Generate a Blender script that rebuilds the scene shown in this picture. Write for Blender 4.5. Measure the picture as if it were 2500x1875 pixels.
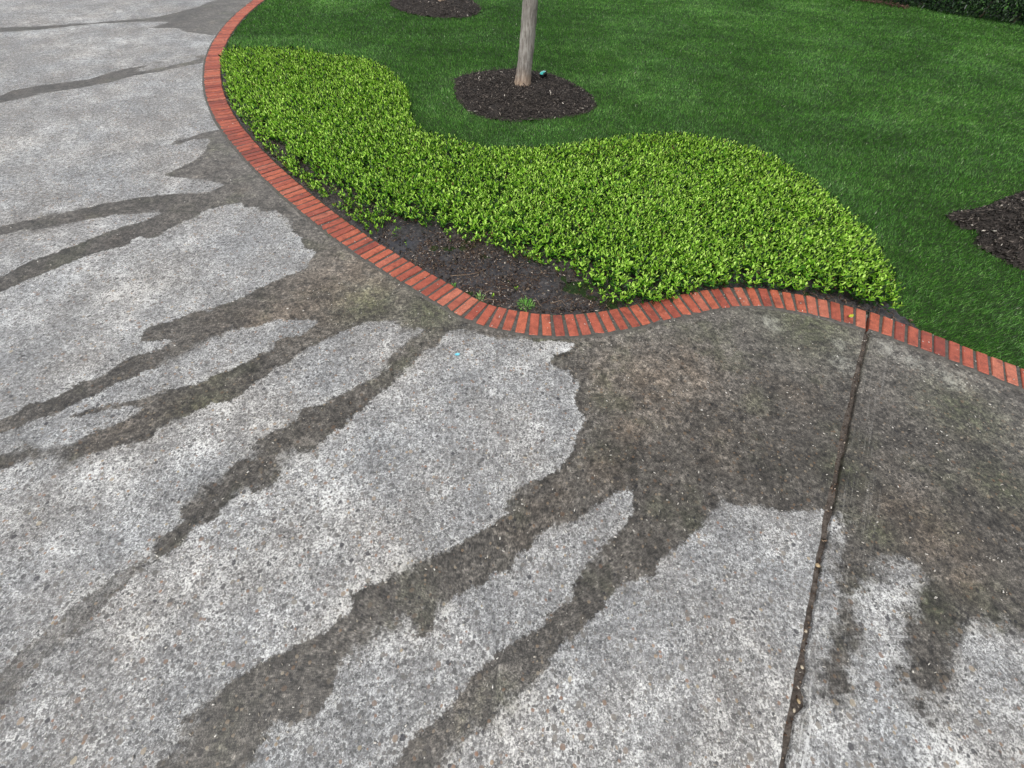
import bpy, bmesh, math, random
import numpy as np
from mathutils import Vector, Matrix

# ------------------------------------------------------------------ camera, sky, sun, exposure
scene = bpy.context.scene
for o in list(bpy.data.objects):
    bpy.data.objects.remove(o, do_unlink=True)
COL = scene.collection
CAM_H = 1.78
cam_d = bpy.data.cameras.new('camera')
cam_d.sensor_width = 36.0
cam_d.lens = 940.0 / 2500.0 * 36.0
cam_d.clip_start = 0.02
cam_d.clip_end = 3000.0
cam = bpy.data.objects.new('camera', cam_d)
COL.objects.link(cam)
cam.matrix_world = Matrix.Translation((0, 0, CAM_H)) @ Matrix.Rotation(math.radians(90 - 54.0), 4, 'X') @ Matrix.Rotation(math.radians(2.7), 4, 'Z')
scene.camera = cam

SUN_EL, SUN_ROT = 58.0, 205.0
world = bpy.data.worlds.new('World')
scene.world = world
world.use_nodes = True
wn = world.node_tree
wn.nodes.clear()
sky = wn.nodes.new('ShaderNodeTexSky')
sky.sky_type = 'NISHITA'
sky.sun_disc = False
sky.sun_elevation = math.radians(SUN_EL)
sky.sun_rotation = math.radians(SUN_ROT)
sky.air_density = 1.0
sky.dust_density = 4.0
hs = wn.nodes.new('ShaderNodeHueSaturation')
hs.inputs['Saturation'].default_value = 0.22
bg = wn.nodes.new('ShaderNodeBackground')
bg.inputs['Strength'].default_value = 0.15
wo = wn.nodes.new('ShaderNodeOutputWorld')
wn.links.new(sky.outputs[0], hs.inputs['Color'])
wn.links.new(hs.outputs[0], bg.inputs['Color'])
wn.links.new(bg.outputs[0], wo.inputs['Surface'])

sun_d = bpy.data.lights.new('sun', 'SUN')
sun_d.energy = 1.2
sun_d.angle = math.radians(35)
sun_d.color = (1.0, 0.965, 0.92)
sun = bpy.data.objects.new('sun', sun_d)
COL.objects.link(sun)
az = math.radians(SUN_ROT)
sdir = Vector((math.sin(az) * math.cos(math.radians(SUN_EL)), math.cos(az) * math.cos(math.radians(SUN_EL)), math.sin(math.radians(SUN_EL))))
sun.rotation_euler = (-sdir).to_track_quat('-Z', 'Y').to_euler()
scene.view_settings.view_transform = 'Standard'
scene.view_settings.look = 'None'
scene.view_settings.exposure = 0.2
scene.view_settings.gamma = 1.0
scene.view_settings.use_curve_mapping = False
scene.render.engine = 'CYCLES'

rng = np.random.default_rng(7)
random.seed(7)

# measured layout on the ground, metres
DATA = {"bricks": [[-4.7132,13.8419,2.8119], [-4.7384,13.7682,2.8136], [-4.7633,13.6946,2.8175], [-4.7879,13.6207,2.8226], [-4.8121,13.5468,2.8286], [-4.8358,13.4727,2.8355],
[-4.859,13.3984,2.8432], [-4.8816,13.324,2.8513], [-4.9035,13.2493,2.8601], [-4.9248,13.1745,2.8691], [-4.9454,13.0995,2.8784], [-4.9653,13.0243,2.888], [-4.9845,12.9489,2.8975],
[-5.0029,12.8733,2.9073], [-5.0206,12.7975,2.917], [-5.0375,12.7216,2.9268], [-5.0537,12.6455,2.9367], [-5.0692,12.5693,2.9465], [-5.0839,12.4929,2.9564], [-5.0978,12.4163,2.9662],
[-5.1111,12.3396,2.9761], [-5.1235,12.2628,2.986], [-5.1352,12.1859,2.9958], [-5.1461,12.1089,3.0057], [-5.1563,12.0318,3.0154], [-5.1657,11.9545,3.0254], [-5.1743,11.8772,3.0353],
[-5.1822,11.7998,3.045], [-5.1893,11.7224,3.0549], [-5.1957,11.6448,3.0647], [-5.2013,11.5672,3.0746], [-5.2061,11.4896,3.0845], [-5.2101,11.4119,3.0943], [-5.2134,11.3341,3.1042],
[-5.2159,11.2564,3.1139], [-5.2177,11.1786,3.1238], [-5.2187,11.1008,3.1336], [-5.219,11.023,3.1432], [-5.2185,10.9452,3.1529], [-5.2172,10.8674,3.1624], [-5.2152,10.7896,3.1718],
[-5.2125,10.7119,3.1809], [-5.2091,10.6342,3.1898], [-5.205,10.5565,3.1984], [-5.2003,10.4788,3.2065], [-5.1949,10.4012,3.2143], [-5.189,10.3236,3.2216], [-5.1825,10.2461,3.2285],
[-5.1755,10.1686,3.2349], [-5.168,10.0912,3.2408], [-5.16,10.0138,3.2465], [-5.1517,9.9364,3.2518], [-5.1429,9.8591,3.2569], [-5.1338,9.7819,3.262], [-5.1243,9.7047,3.2669],
[-5.1143,9.6275,3.272], [-5.104,9.5504,3.2771], [-5.0933,9.4733,3.2825], [-5.0822,9.3963,3.288], [-5.0706,9.3194,3.2936], [-5.0586,9.2425,3.2995], [-5.0461,9.1657,3.3055],
[-5.0332,9.089,3.3117], [-5.0198,9.0124,3.3181], [-5.0059,8.9358,3.3246], [-4.9915,8.8594,3.3313], [-4.9766,8.783,3.3381], [-4.9611,8.7068,3.3449], [-4.9451,8.6306,3.3518],
[-4.9286,8.5546,3.3585], [-4.9116,8.4787,3.3651], [-4.8942,8.4029,3.3714], [-4.8762,8.3272,3.3776], [-4.8578,8.2516,3.3835], [-4.8389,8.1761,3.3892], [-4.8196,8.1007,3.3949],
[-4.7999,8.0255,3.4003], [-4.7798,7.9503,3.4059], [-4.7593,7.8753,3.4114], [-4.7384,7.8003,3.4171], [-4.717,7.7255,3.423], [-4.6951,7.6509,3.429], [-4.6729,7.5763,3.4353],
[-4.6501,7.5019,3.4417], [-4.6269,7.4277,3.4485], [-4.6031,7.3536,3.4557], [-4.5788,7.2797,3.463], [-4.5539,7.206,3.4707], [-4.5285,7.1324,3.4787], [-4.5025,7.0591,3.4871],
[-4.4758,6.986,3.4957], [-4.4485,6.9132,3.5044], [-4.4206,6.8406,3.5133], [-4.392,6.7682,3.522], [-4.3628,6.6961,3.5308], [-4.333,6.6242,3.5393], [-4.3025,6.5526,3.5475],
[-4.2715,6.4813,3.5555], [-4.24,6.4102,3.563], [-4.2079,6.3393,3.5703], [-4.1753,6.2687,3.5774], [-4.1422,6.1982,3.5842], [-4.1086,6.1281,3.591], [-4.0746,6.0581,3.5976],
[-4.0401,5.9884,3.6045], [-4.0051,5.9189,3.6114], [-3.9697,5.8496,3.6185], [-3.9337,5.7806,3.6259], [-3.8972,5.7119,3.6334], [-3.8602,5.6435,3.6412], [-3.8227,5.5753,3.6492],
[-3.7846,5.5075,3.6575], [-3.7459,5.44,3.666], [-3.7067,5.3728,3.6746], [-3.6669,5.306,3.6834], [-3.6265,5.2395,3.6923], [-3.5854,5.1734,3.7015], [-3.5438,5.1077,3.7108],
[-3.5016,5.0423,3.7202], [-3.4587,4.9774,3.7298], [-3.4152,4.9129,3.7394], [-3.3711,4.8488,3.7492], [-3.3264,4.7851,3.759], [-3.2811,4.7219,3.7688], [-3.2351,4.6591,3.7786],
[-3.1885,4.5968,3.7882], [-3.1413,4.5349,3.7978], [-3.0936,4.4735,3.8072], [-3.0453,4.4126,3.8161], [-2.9964,4.352,3.8248], [-2.947,4.2919,3.8328], [-2.8972,4.2321,3.8404],
[-2.8469,4.1728,3.8473], [-2.7963,4.1137,3.8537], [-2.7453,4.055,3.8596], [-2.6939,3.9965,3.8651], [-2.6423,3.9383,3.8705], [-2.5903,3.8805,3.8758], [-2.538,3.8228,3.8812],
[-2.4854,3.7655,3.8868], [-2.4325,3.7085,3.8923], [-2.3793,3.6517,3.8981], [-2.3257,3.5953,3.9037], [-2.2718,3.5392,3.9093], [-2.2176,3.4834,3.9148], [-2.1632,3.4278,3.9201],
[-2.1084,3.3726,3.9255], [-2.0533,3.3176,3.9311], [-1.9979,3.263,3.937], [-1.9422,3.2087,3.943], [-1.8861,3.1548,3.9489], [-1.8298,3.1011,3.9548], [-1.7731,3.0478,3.9578],
[-1.7179,2.9936,3.9426], [-1.6592,2.943,3.9121], [-1.6031,2.8915,3.9049], [-1.5478,2.8401,3.9175], [-1.4911,2.7881,3.935], [-1.4339,2.736,3.9521], [-1.3773,2.6881,3.9723],
[-1.3202,2.6422,3.9886], [-1.261,2.5922,3.9944], [-1.2002,2.5404,4.0009], [-1.1388,2.4916,4.0167], [-1.0776,2.4453,4.0326], [-1.0121,2.402,4.0416], [-0.9518,2.3508,4.0234],
[-0.8875,2.3027,4.009], [-0.8276,2.2594,3.9997], [-0.7653,2.2147,3.9974], [-0.7012,2.1699,4.008], [-0.6366,2.1255,4.0301], [-0.573,2.0812,4.0507], [-0.5117,2.0381,4.0604],
[-0.4469,1.9943,4.0669], [-0.3865,1.9537,4.0881], [-0.3268,1.91,4.1374], [-0.2593,1.8692,4.2181], [-0.187,1.8378,4.3213], [-0.1096,1.8187,4.4262], [-0.0326,1.7995,4.5153],
[0.0462,1.7856,4.588], [0.1261,1.7755,4.6556], [0.2046,1.7708,4.7253], [0.2851,1.7719,4.7937], [0.3637,1.781,4.8515], [0.4418,1.7936,4.8962], [0.5203,1.8109,4.9353],
[0.6,1.8305,4.9735], [0.6804,1.8555,5.0096], [0.7548,1.8815,5.0397], [0.8282,1.9072,5.0583], [0.8999,1.9361,5.0614], [0.9738,1.966,5.0506], [1.0459,1.9901,5.0312],
[1.1192,2.0151,5.0081], [1.1951,2.0411,4.9818], [1.2658,2.0671,4.9495], [1.3403,2.0917,4.909], [1.4158,2.1109,4.8599], [1.496,2.128,4.8015], [1.5764,2.1395,4.7371],
[1.6592,2.1431,4.6732], [1.7399,2.1393,4.6126], [1.8182,2.1293,4.5551], [1.8925,2.1133,4.5031], [1.9699,2.0983,4.4568], [2.0419,2.0793,4.4137], [2.1132,2.056,4.3724],
[2.1848,2.0299,4.3312], [2.2587,2.002,4.2869], [2.328,1.9722,4.2412], [2.4048,1.9457,4.2036], [2.4695,1.9069,4.1812], [2.5311,1.8653,4.1709], [2.594,1.8251,4.166],
[2.6585,1.7868,4.1622], [2.7229,1.7467,4.158], [2.7864,1.7057,4.1542], [2.8466,1.6643,4.1527], [2.9089,1.6225,4.1529], [2.9718,1.5812,4.152], [3.0319,1.54,4.1487],
[3.0971,1.4976,4.1516], [3.1624,1.4552,4.1516], [3.2276,1.4128,4.1516], [3.2929,1.3705,4.1516], [3.3581,1.3281,4.1516], [3.4233,1.2857,4.1516], [3.4886,1.2433,4.1516],
[3.5538,1.2009,4.1516], [3.6191,1.1585,4.1516], [3.6843,1.1162,4.1516], [3.7496,1.0738,4.1516], [3.8148,1.0314,4.1516], [3.88,0.989,4.1516], [3.9453,0.9466,4.1516],
[4.0105,0.9043,4.1516], [4.0758,0.8619,4.1516], [4.141,0.8195,4.1516], [4.2063,0.7771,4.1516], [4.2715,0.7347,4.1516], [4.3367,0.6923,4.1516], [4.402,0.65,4.1516],
[4.4672,0.6076,4.1516], [4.5325,0.5652,4.1516], [4.5977,0.5228,4.1516], [4.663,0.4804,4.1516], [4.7282,0.4381,4.1516], [4.7934,0.3957,4.1516], [4.8587,0.3533,4.1516],
[4.9239,0.3109,4.1516]], "joint_after": 211, "dry": {"A": [[-20.904,13.477], [-8.909,17.888], [-6.758,12.23], [-5.88,9.934], [-5.964,9.744], [-5.978,9.316], [-6.128,8.92],
[-6.284,8.519], [-6.872,8.142], [-7.522,7.771], [-8.066,7.553], [-11.209,6.14]], "B": [[-10.727,5.776], [-7.884,7.331], [-7.407,7.576], [-6.99,7.966], [-6.349,8.264],
[-5.868,8.327], [-5.966,7.977], [-6.206,7.836], [-6.294,7.701], [-6.172,7.782], [-5.91,7.937], [-5.591,7.994], [-5.376,7.814], [-4.878,7.69], [-4.683,7.816], [-4.302,6.821],
[-4.555,6.725], [-4.821,6.592], [-5.022,6.245], [-5.276,5.946], [-5.387,5.625], [-5.747,5.403], [-5.98,5.168], [-5.963,4.99], [-7.184,3.095]], "C": [[-6.941,2.911], [-5.816,4.811],
[-5.729,4.907], [-5.562,5.157], [-5.303,5.338], [-5.051,5.597], [-4.961,5.819], [-4.702,6.027], [-4.407,6.404], [-4.233,6.5], [-3.694,5.399], [-3.483,5.015], [-3.292,4.667],
[-3.177,4.384], [-3.243,4.346], [-3.36,4.244], [-3.362,4.176], [-3.292,4.146], [-3.16,4.179], [-3.136,4.097], [-3.073,3.861], [-3.092,3.666], [-3.182,3.484], [-3.192,3.43],
[-3.112,3.385], [-3.0,3.396], [-2.81,3.381], [-2.711,3.343], [-2.615,3.316], [-2.633,3.25], [-2.696,3.155], [-2.863,3.14], [-3.1,3.085], [-3.368,2.944], [-3.548,2.828],
[-3.732,2.717], [-3.874,2.619], [-3.948,2.535], [-5.313,1.678]], "C2": [[-5.017,5.919], [-5.05,6.05], [-4.896,6.454], [-4.718,6.589], [-4.502,6.622], [-4.518,6.511],
[-4.807,6.126]], "D": [[-5.133,1.542], [-3.873,2.444], [-3.788,2.51], [-3.648,2.548], [-3.572,2.541], [-3.544,2.618], [-3.38,2.694], [-3.231,2.777], [-3.046,2.817], [-2.928,2.842],
[-2.905,2.817], [-2.944,2.72], [-3.085,2.595], [-3.171,2.512], [-3.243,2.376], [-3.347,2.259], [-3.436,2.164], [-3.45,2.101], [-3.492,1.979], [-4.232,0.861]], "E": [[-4.088,0.752],
[-3.376,1.838], [-3.329,1.931], [-3.237,2.057], [-3.126,2.209], [-3.021,2.328], [-2.892,2.403], [-2.896,2.523], [-2.747,2.461], [-2.721,2.611], [-2.65,2.744], [-2.593,2.802],
[-2.589,2.912], [-2.469,2.979], [-2.369,3.061], [-2.321,3.024], [-2.273,2.954], [-2.189,3.003], [-2.126,2.927], [-1.997,2.951], [-1.877,2.839], [-1.768,2.664], [-1.662,2.575],
[-1.594,2.46], [-1.502,2.433], [-1.498,2.343], [-1.513,2.232], [-1.618,2.125], [-1.745,1.999], [-1.822,1.891], [-1.947,1.792], [-1.937,1.751], [-2.026,1.76], [-2.105,1.688],
[-2.192,1.635], [-2.262,1.598], [-2.26,1.536], [-2.246,1.477], [-2.191,1.479], [-2.092,1.5], [-2.067,1.486], [-2.102,1.44], [-2.14,1.393], [-2.222,1.347], [-2.261,1.275],
[-2.295,1.2], [-2.373,1.165], [-2.415,1.094], [-2.48,1.047], [-2.568,1.008], [-2.552,0.964], [-2.609,0.904], [-3.35,0.193]], "F": [[-3.294,0.151], [-2.555,0.838], [-2.5,0.862],
[-2.464,0.912], [-2.428,0.941], [-2.369,0.951], [-2.355,0.985], [-2.292,1.047], [-2.227,1.099], [-2.189,1.163], [-2.121,1.219], [-2.07,1.275], [-2.004,1.306], [-1.99,1.374],
[-1.927,1.422], [-1.862,1.485], [-1.85,1.53], [-1.778,1.567], [-1.763,1.62], [-1.695,1.611], [-1.594,1.642], [-1.526,1.702], [-1.438,1.717], [-1.33,1.715], [-1.25,1.721],
[-1.259,1.678], [-1.301,1.596], [-1.337,1.572], [-1.404,1.567], [-1.439,1.518], [-1.426,1.453], [-1.5,1.42], [-1.509,1.391], [-1.565,1.344], [-1.609,1.303], [-1.692,1.256],
[-1.738,1.202], [-1.851,1.145], [-1.897,1.155], [-1.938,1.102], [-2.012,1.076], [-2.091,1.046], [-2.243,0.981], [-2.269,0.957], [-2.237,0.956], [-2.138,0.994], [-2.024,1.029],
[-1.939,1.018], [-1.981,0.96], [-2.028,0.913], [-2.098,0.877], [-2.124,0.834], [-2.196,0.779], [-2.277,0.764], [-2.362,0.779], [-2.416,0.757], [-2.455,0.715], [-3.53,0.329]], "G":
[[-3.388,0.222], [-2.407,0.657], [-2.34,0.683], [-2.273,0.711], [-2.212,0.739], [-2.143,0.731], [-2.107,0.705], [-2.091,0.734], [-2.018,0.757], [-1.973,0.8], [-1.873,0.816],
[-1.812,0.84], [-1.793,0.905], [-1.731,0.964], [-1.647,1.024], [-1.602,1.073], [-1.513,1.097], [-1.474,1.142], [-1.45,1.206], [-1.391,1.262], [-1.376,1.329], [-1.323,1.359],
[-1.29,1.417], [-1.219,1.495], [-1.133,1.576], [-1.062,1.645], [-0.984,1.696], [-0.934,1.725], [-0.807,1.748], [-0.735,1.725], [-0.718,1.688], [-0.569,1.684], [-0.589,1.644],
[-0.646,1.602], [-0.661,1.54], [-0.688,1.502], [-0.73,1.49], [-0.742,1.435], [-0.734,1.398], [-0.757,1.324], [-0.805,1.271], [-0.89,1.2], [-0.976,1.146], [-1.02,1.095],
[-1.112,1.067], [-1.119,1.007], [-1.151,0.961], [-1.241,0.923], [-1.252,0.88], [-1.285,0.847], [-1.272,0.807], [-1.245,0.777], [-1.307,0.755], [-1.344,0.695], [-1.366,0.648],
[-1.414,0.612], [-1.41,0.572], [-1.484,0.534], [-1.465,0.485], [-1.424,0.454], [-1.462,0.405], [-1.485,0.389], [-1.487,0.35], [-1.477,0.321], [-1.491,0.291], [-1.571,0.258],
[-1.653,0.133], [-1.726,0.015], [-1.767,-0.05], [-1.928,-0.396], [-2.578,-0.391]], "H": [[-1.836,-0.488], [-1.672,-0.114], [-1.639,-0.02], [-1.584,0.083], [-1.517,0.214],
[-1.486,0.263], [-1.447,0.307], [-1.4,0.339], [-1.383,0.378], [-1.371,0.432], [-1.324,0.45], [-1.29,0.484], [-1.298,0.517], [-1.278,0.544], [-1.243,0.58], [-1.205,0.609],
[-1.159,0.584], [-1.109,0.631], [-1.098,0.681], [-1.113,0.745], [-1.089,0.796], [-1.01,0.809], [-0.959,0.853], [-0.939,0.907], [-0.862,0.967], [-0.846,1.045], [-0.786,1.085],
[-0.776,1.157], [-0.707,1.211], [-0.647,1.303], [-0.625,1.358], [-0.585,1.429], [-0.545,1.502], [-0.479,1.54], [-0.443,1.605], [-0.417,1.669], [-0.392,1.695], [-0.335,1.699],
[-0.269,1.689], [-0.21,1.668], [-0.144,1.648], [-0.052,1.64], [-0.014,1.649], [0.079,1.648], [0.135,1.615], [0.245,1.642], [0.375,1.624], [0.362,1.581], [0.305,1.541],
[0.242,1.514], [0.224,1.465], [0.267,1.424], [0.326,1.406], [0.351,1.362], [0.383,1.323], [0.383,1.271], [0.352,1.227], [0.357,1.189], [0.372,1.141], [0.406,1.083], [0.349,0.983],
[0.32,0.873], [0.234,0.77], [0.055,0.68], [-0.0,0.604], [0.026,0.571], [-0.015,0.552], [-0.056,0.517], [-0.086,0.475], [-0.166,0.448], [-0.21,0.415], [-0.268,0.366],
[-0.361,0.347], [-0.387,0.317], [-0.436,0.294], [-0.469,0.265], [-0.511,0.249], [-0.572,0.22], [-0.604,0.198], [-0.591,0.152], [-0.638,0.113], [-0.672,0.082], [-0.7,0.062],
[-0.753,0.03], [-0.784,0.001], [-0.847,-0.013], [-0.881,-0.032], [-0.905,-0.054], [-0.956,-0.078], [-0.991,-0.1], [-0.999,-0.127], [-1.024,-0.168], [-1.072,-0.199],
[-1.072,-0.232], [-1.038,-0.249], [-1.033,-0.271], [-1.092,-0.287], [-1.116,-0.318], [-1.224,-0.485], [-1.648,-0.675]], "I": [[0.611,0.707], [0.542,0.692], [0.469,0.632],
[0.379,0.595], [0.334,0.55], [0.206,0.504], [0.123,0.449], [0.114,0.414], [0.065,0.389], [0.034,0.343], [0.02,0.314], [-0.065,0.31], [-0.069,0.26], [-0.152,0.243], [-0.187,0.222],
[-0.213,0.194], [-0.268,0.16], [-0.252,0.104], [-0.283,0.072], [-0.324,0.059], [-0.326,0.113], [-0.368,0.143], [-0.404,0.105], [-0.459,0.096], [-0.487,0.059], [-0.526,0.045],
[-0.554,0.021], [-0.589,-0.003], [-0.594,-0.032], [-0.589,-0.069], [-0.596,-0.112], [-0.611,-0.147], [-0.627,-0.177], [-0.67,-0.199], [-0.71,-0.195], [-0.751,-0.187],
[-0.783,-0.203], [-0.782,-0.235], [-0.803,-0.26], [-0.802,-0.29], [-0.818,-0.308], [-0.886,-0.424], [-0.496,-0.454], [-0.337,-0.292], [-0.313,-0.265], [-0.299,-0.237],
[-0.263,-0.199], [-0.203,-0.172], [-0.168,-0.137], [-0.11,-0.073], [-0.073,-0.034], [-0.036,0.012], [0.018,0.043], [0.106,0.097], [0.17,0.129], [0.217,0.178], [0.286,0.23],
[0.297,0.282], [0.339,0.328], [0.405,0.395], [0.451,0.455], [0.555,0.54], [0.596,0.606]], "J": [[-0.185,-0.287], [-0.159,-0.255], [-0.113,-0.226], [-0.079,-0.187], [-0.035,-0.171],
[0.002,-0.155], [0.026,-0.12], [0.085,-0.097], [0.16,-0.031], [0.195,0.012], [0.232,0.071], [0.325,0.12], [0.366,0.169], [0.426,0.22], [0.491,0.29], [0.635,0.332], [0.709,0.409],
[0.783,0.47], [0.882,0.535], [0.941,0.6], [1.026,0.67], [1.108,0.651], [1.238,0.647], [1.318,0.628], [1.505,0.654], [1.489,0.541], [1.265,0.209], [0.983,-0.247], [0.911,-0.367],
[-0.255,-0.404]], "K": [[1.469,0.277], [1.603,0.388], [1.657,0.429], [1.758,0.448], [1.805,0.405], [1.813,0.362], [1.745,0.302], [1.663,0.213], [1.619,0.148], [1.588,0.092],
[1.537,0.027], [1.526,-0.028], [1.512,-0.076], [1.548,-0.105], [1.612,-0.067], [1.684,0.005], [1.764,0.076], [1.834,0.15], [1.874,0.189], [1.95,0.192], [2.056,0.203],
[2.134,0.181], [2.579,-0.001], [2.258,-0.323], [0.911,-0.367], [0.941,-0.249], [1.07,-0.107], [1.103,-0.049], [1.195,0.101], [1.311,0.298], [1.418,0.464], [1.507,0.624],
[1.573,0.617], [1.526,0.516], [1.436,0.375], [1.392,0.26], [1.291,0.104], [1.209,0.015], [1.177,-0.041], [1.23,-0.076], [1.279,-0.058], [1.364,0.077], [1.433,0.171],
[1.441,0.235]]}, "spot": [[-3.487,4.059], [-3.487,4.162], [-3.378,4.136], [-3.375,4.025], [-3.444,3.981]], "jl": [[2.2905,1.8437], [1.8414,1.1695], [1.6378,0.8347],
[1.5023,0.6523], [1.3975,0.4716], [1.292,0.298], [1.1734,0.0999], [1.081,-0.0444], [1.0298,-0.1237], [0.9519,-0.2483]], "jr": [[2.335,1.8466], [1.8935,1.1724], [1.6714,0.8363],
[1.5648,0.6552], [1.4404,0.4735], [1.3279,0.2995], [1.2065,0.1012], [1.1619,0.0128], [1.0637,-0.1224], [0.9924,-0.247]], "back": [[-4.086,6.561], [-4.074,6.677], [-3.82,6.737],
[-3.328,6.778], [-2.962,6.702], [-2.544,6.619], [-2.107,6.435], [-1.759,6.1], [-1.49,5.68], [-1.362,5.285], [-1.283,4.842], [-1.143,4.497], [-0.936,4.269], [-0.631,4.114],
[-0.307,4.058], [0.089,4.082], [0.493,4.189], [0.913,4.329], [1.224,4.46], [1.58,4.55], [1.867,4.502], [2.165,4.369], [2.493,4.13], [2.619,3.85], [2.718,3.555], [2.759,3.186],
[2.777,2.92], [2.721,2.596], [2.641,2.329], [2.612,2.113]], "front": [[2.602,2.065], [2.429,2.111], [2.295,2.185], [2.084,2.231], [1.862,2.26], [1.655,2.254], [1.444,2.23],
[1.256,2.172], [1.004,2.053], [0.856,2.002], [0.659,1.973], [0.532,2.087], [0.4,2.252], [0.198,2.411], [-0.047,2.507], [-0.27,2.603], [-0.54,2.745], [-0.82,2.867], [-1.034,2.79],
[-1.201,2.805], [-1.429,3.029], [-1.688,3.307], [-1.962,3.577], [-2.262,3.874], [-2.614,4.248], [-2.991,4.728], [-3.456,5.344], [-3.848,5.941]], "soilgap": [[2.589,1.946],
[2.485,2.009]], "bare": [[-1.095,2.609], [-1.065,2.75], [-0.889,2.852], [-0.675,2.754], [-0.433,2.635], [-0.204,2.548], [0.049,2.416], [0.259,2.289], [0.457,2.147], [0.613,1.99],
[0.383,1.857], [0.113,1.839], [-0.161,1.918], [-0.304,1.988], [-0.621,2.225], [-0.937,2.465]], "sparse": [[-3.693,5.551], [-3.552,5.57], [-3.071,4.981], [-2.616,4.426],
[-2.256,4.034], [-1.897,3.688], [-1.575,3.377], [-1.3,3.16], [-0.979,2.964], [-0.679,2.782], [-0.37,2.64], [0.047,2.491], [0.408,2.3], [0.599,2.135], [0.613,1.99], [0.382,1.838],
[-0.302,1.968], [-1.046,2.534], [-1.71,3.123], [-2.511,3.963], [-3.362,5.006]], "ring1": [[-0.949,6.27], [-0.829,6.434], [-0.621,6.585], [-0.391,6.68], [-0.187,6.756],
[-0.031,6.763], [0.177,6.652], [0.381,6.573], [0.575,6.364], [0.737,6.106], [0.835,5.882], [0.881,5.664], [0.852,5.447], [0.742,5.299], [0.517,5.184], [0.257,5.09], [0.002,4.997],
[-0.25,4.989], [-0.464,5.026], [-0.599,5.117], [-0.706,5.304], [-0.826,5.498], [-0.911,5.889]], "ring2": [[-2.753,10.286], [-2.581,9.976], [-2.384,9.733], [-2.07,9.523],
[-1.727,9.413], [-1.407,9.431], [-1.095,9.533], [-0.955,9.783], [-0.902,10.216], [-0.984,10.498], [-1.168,10.826], [-1.393,11.221], [-1.809,11.54], [-2.287,11.373], [-2.637,10.95],
[-2.764,10.595]], "ring3": [[3.762,3.38], [3.976,3.415], [4.261,3.549], [4.587,3.729], [4.862,3.889], [5.546,4.246], [6.014,4.206], [5.677,3.568], [4.994,2.898], [4.325,2.54],
[3.927,2.633], [3.865,2.654], [3.816,2.775], [3.77,2.886], [3.76,2.975], [3.924,3.112], [3.881,3.157], [3.795,3.181], [3.796,3.282]], "hedge": [[6.925,13.273], [7.533,12.781],
[8.177,12.335], [8.548,12.019], [8.904,11.715], [9.236,11.423], [9.652,11.028], [10.036,10.841], [10.546,10.442], [11.026,10.067]], "trunk1": [[-0.051,5.929]], "light1":
[[0.22,6.314]], "light2": [[-1.352,10.601]], "flake": [[-0.335,1.485]], "tuft": [[0.071,1.941]], "puddle": [[-0.877,2.547]], "seedling": [[2.252,1.975]], "weed": [[-0.445,2.109]],
"weed2": [[-0.245,2.005]], "pebbles": [[1.377,0.4], [1.33,0.33], [1.22,0.152], [1.157,0.034], [1.103,-0.069], [1.076,-0.097]], "dead": [[2.759,2.4], [2.755,2.354], [2.753,2.423]],
"twigs": [[[-0.472,2.209], [-0.408,2.208], [-0.352,2.22], [-0.275,2.249], [-0.222,2.311]], [[-0.102,2.093], [-0.066,2.089], [-0.046,2.096]], [[-0.195,2.165], [-0.15,2.113],
[-0.117,2.08]], [[-0.131,2.146], [-0.068,2.134], [0.0,2.089]], [[-0.389,2.092], [-0.355,2.102], [-0.32,2.115]], [[-0.216,1.976], [-0.176,1.974], [-0.139,1.978]], [[0.173,1.905],
[0.232,1.888], [0.281,1.881], [0.336,1.909]], [[0.129,2.018], [0.159,1.947], [0.178,1.927]], [[0.174,1.963], [0.245,2.008], [0.287,2.059]], [[0.234,1.974], [0.299,1.993],
[0.338,1.959]], [[-0.241,2.162], [-0.226,2.1], [-0.217,2.047]], [[0.051,2.12], [0.061,2.16], [0.076,2.193]], [[-0.212,2.047], [-0.177,2.061], [-0.136,2.06]], [[0.133,2.254],
[0.155,2.206], [0.17,2.167]]], "dense_front": [[2.609,2.034], [2.411,2.052], [2.277,2.125], [2.073,2.183], [1.853,2.211], [1.649,2.209], [1.439,2.186], [1.252,2.13], [1.002,2.017],
[0.854,1.967], [0.687,1.947], [0.611,2.06], [0.515,2.199], [0.406,2.309], [0.26,2.412], [0.014,2.543], [-0.373,2.683], [-0.715,2.812], [-0.991,2.877], [-1.282,3.037],
[-1.658,3.332], [-2.086,3.717], [-2.566,4.215], [-2.997,4.703], [-3.419,5.227], [-3.895,5.99]], "lime": [[2.022,1.558,0.138], [2.076,1.73,0.099], [2.382,1.714,0.133],
[2.484,1.619,0.129], [2.644,1.47,0.154], [1.688,1.887,0.135], [2.342,1.892,0.064], [0.433,1.145,0.029]], "tan": [[0.631,1.027,0.093], [0.809,1.363,0.237], [1.048,1.468,0.195],
[-1.109,2.189,0.353], [-1.275,1.982,0.316], [-1.464,1.753,0.189], [1.971,0.563,0.181], [1.849,0.651,0.115], [1.973,0.391,0.094], [-0.64,1.111,0.072], [-1.563,1.673,0.184],
[0.486,0.789,0.083]], "fade": [[-1.725,-0.102,0.127], [-1.676,0.01,0.112], [-1.62,0.12,0.087], [-1.784,-0.205,0.147], [-1.566,0.224,0.059]], "algae": [[1.939,1.903,0.303],
[-0.56,1.851,0.19], [-0.977,1.901,0.195], [1.7,0.551,0.079], [1.533,0.294,0.069], [1.69,0.849,0.113], [2.456,0.822,0.142], [1.787,0.26,0.087], [-1.624,1.03,0.144],
[0.191,1.611,0.117], [2.558,1.263,0.225]]}

# ------------------------------------------------------------------ helpers
def tag(o, label=None, cat=None, group=None, kind=None):
    if label: o['label'] = label
    if cat: o['category'] = cat
    if group: o['group'] = group
    if kind: o['kind'] = kind
    return o

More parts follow.
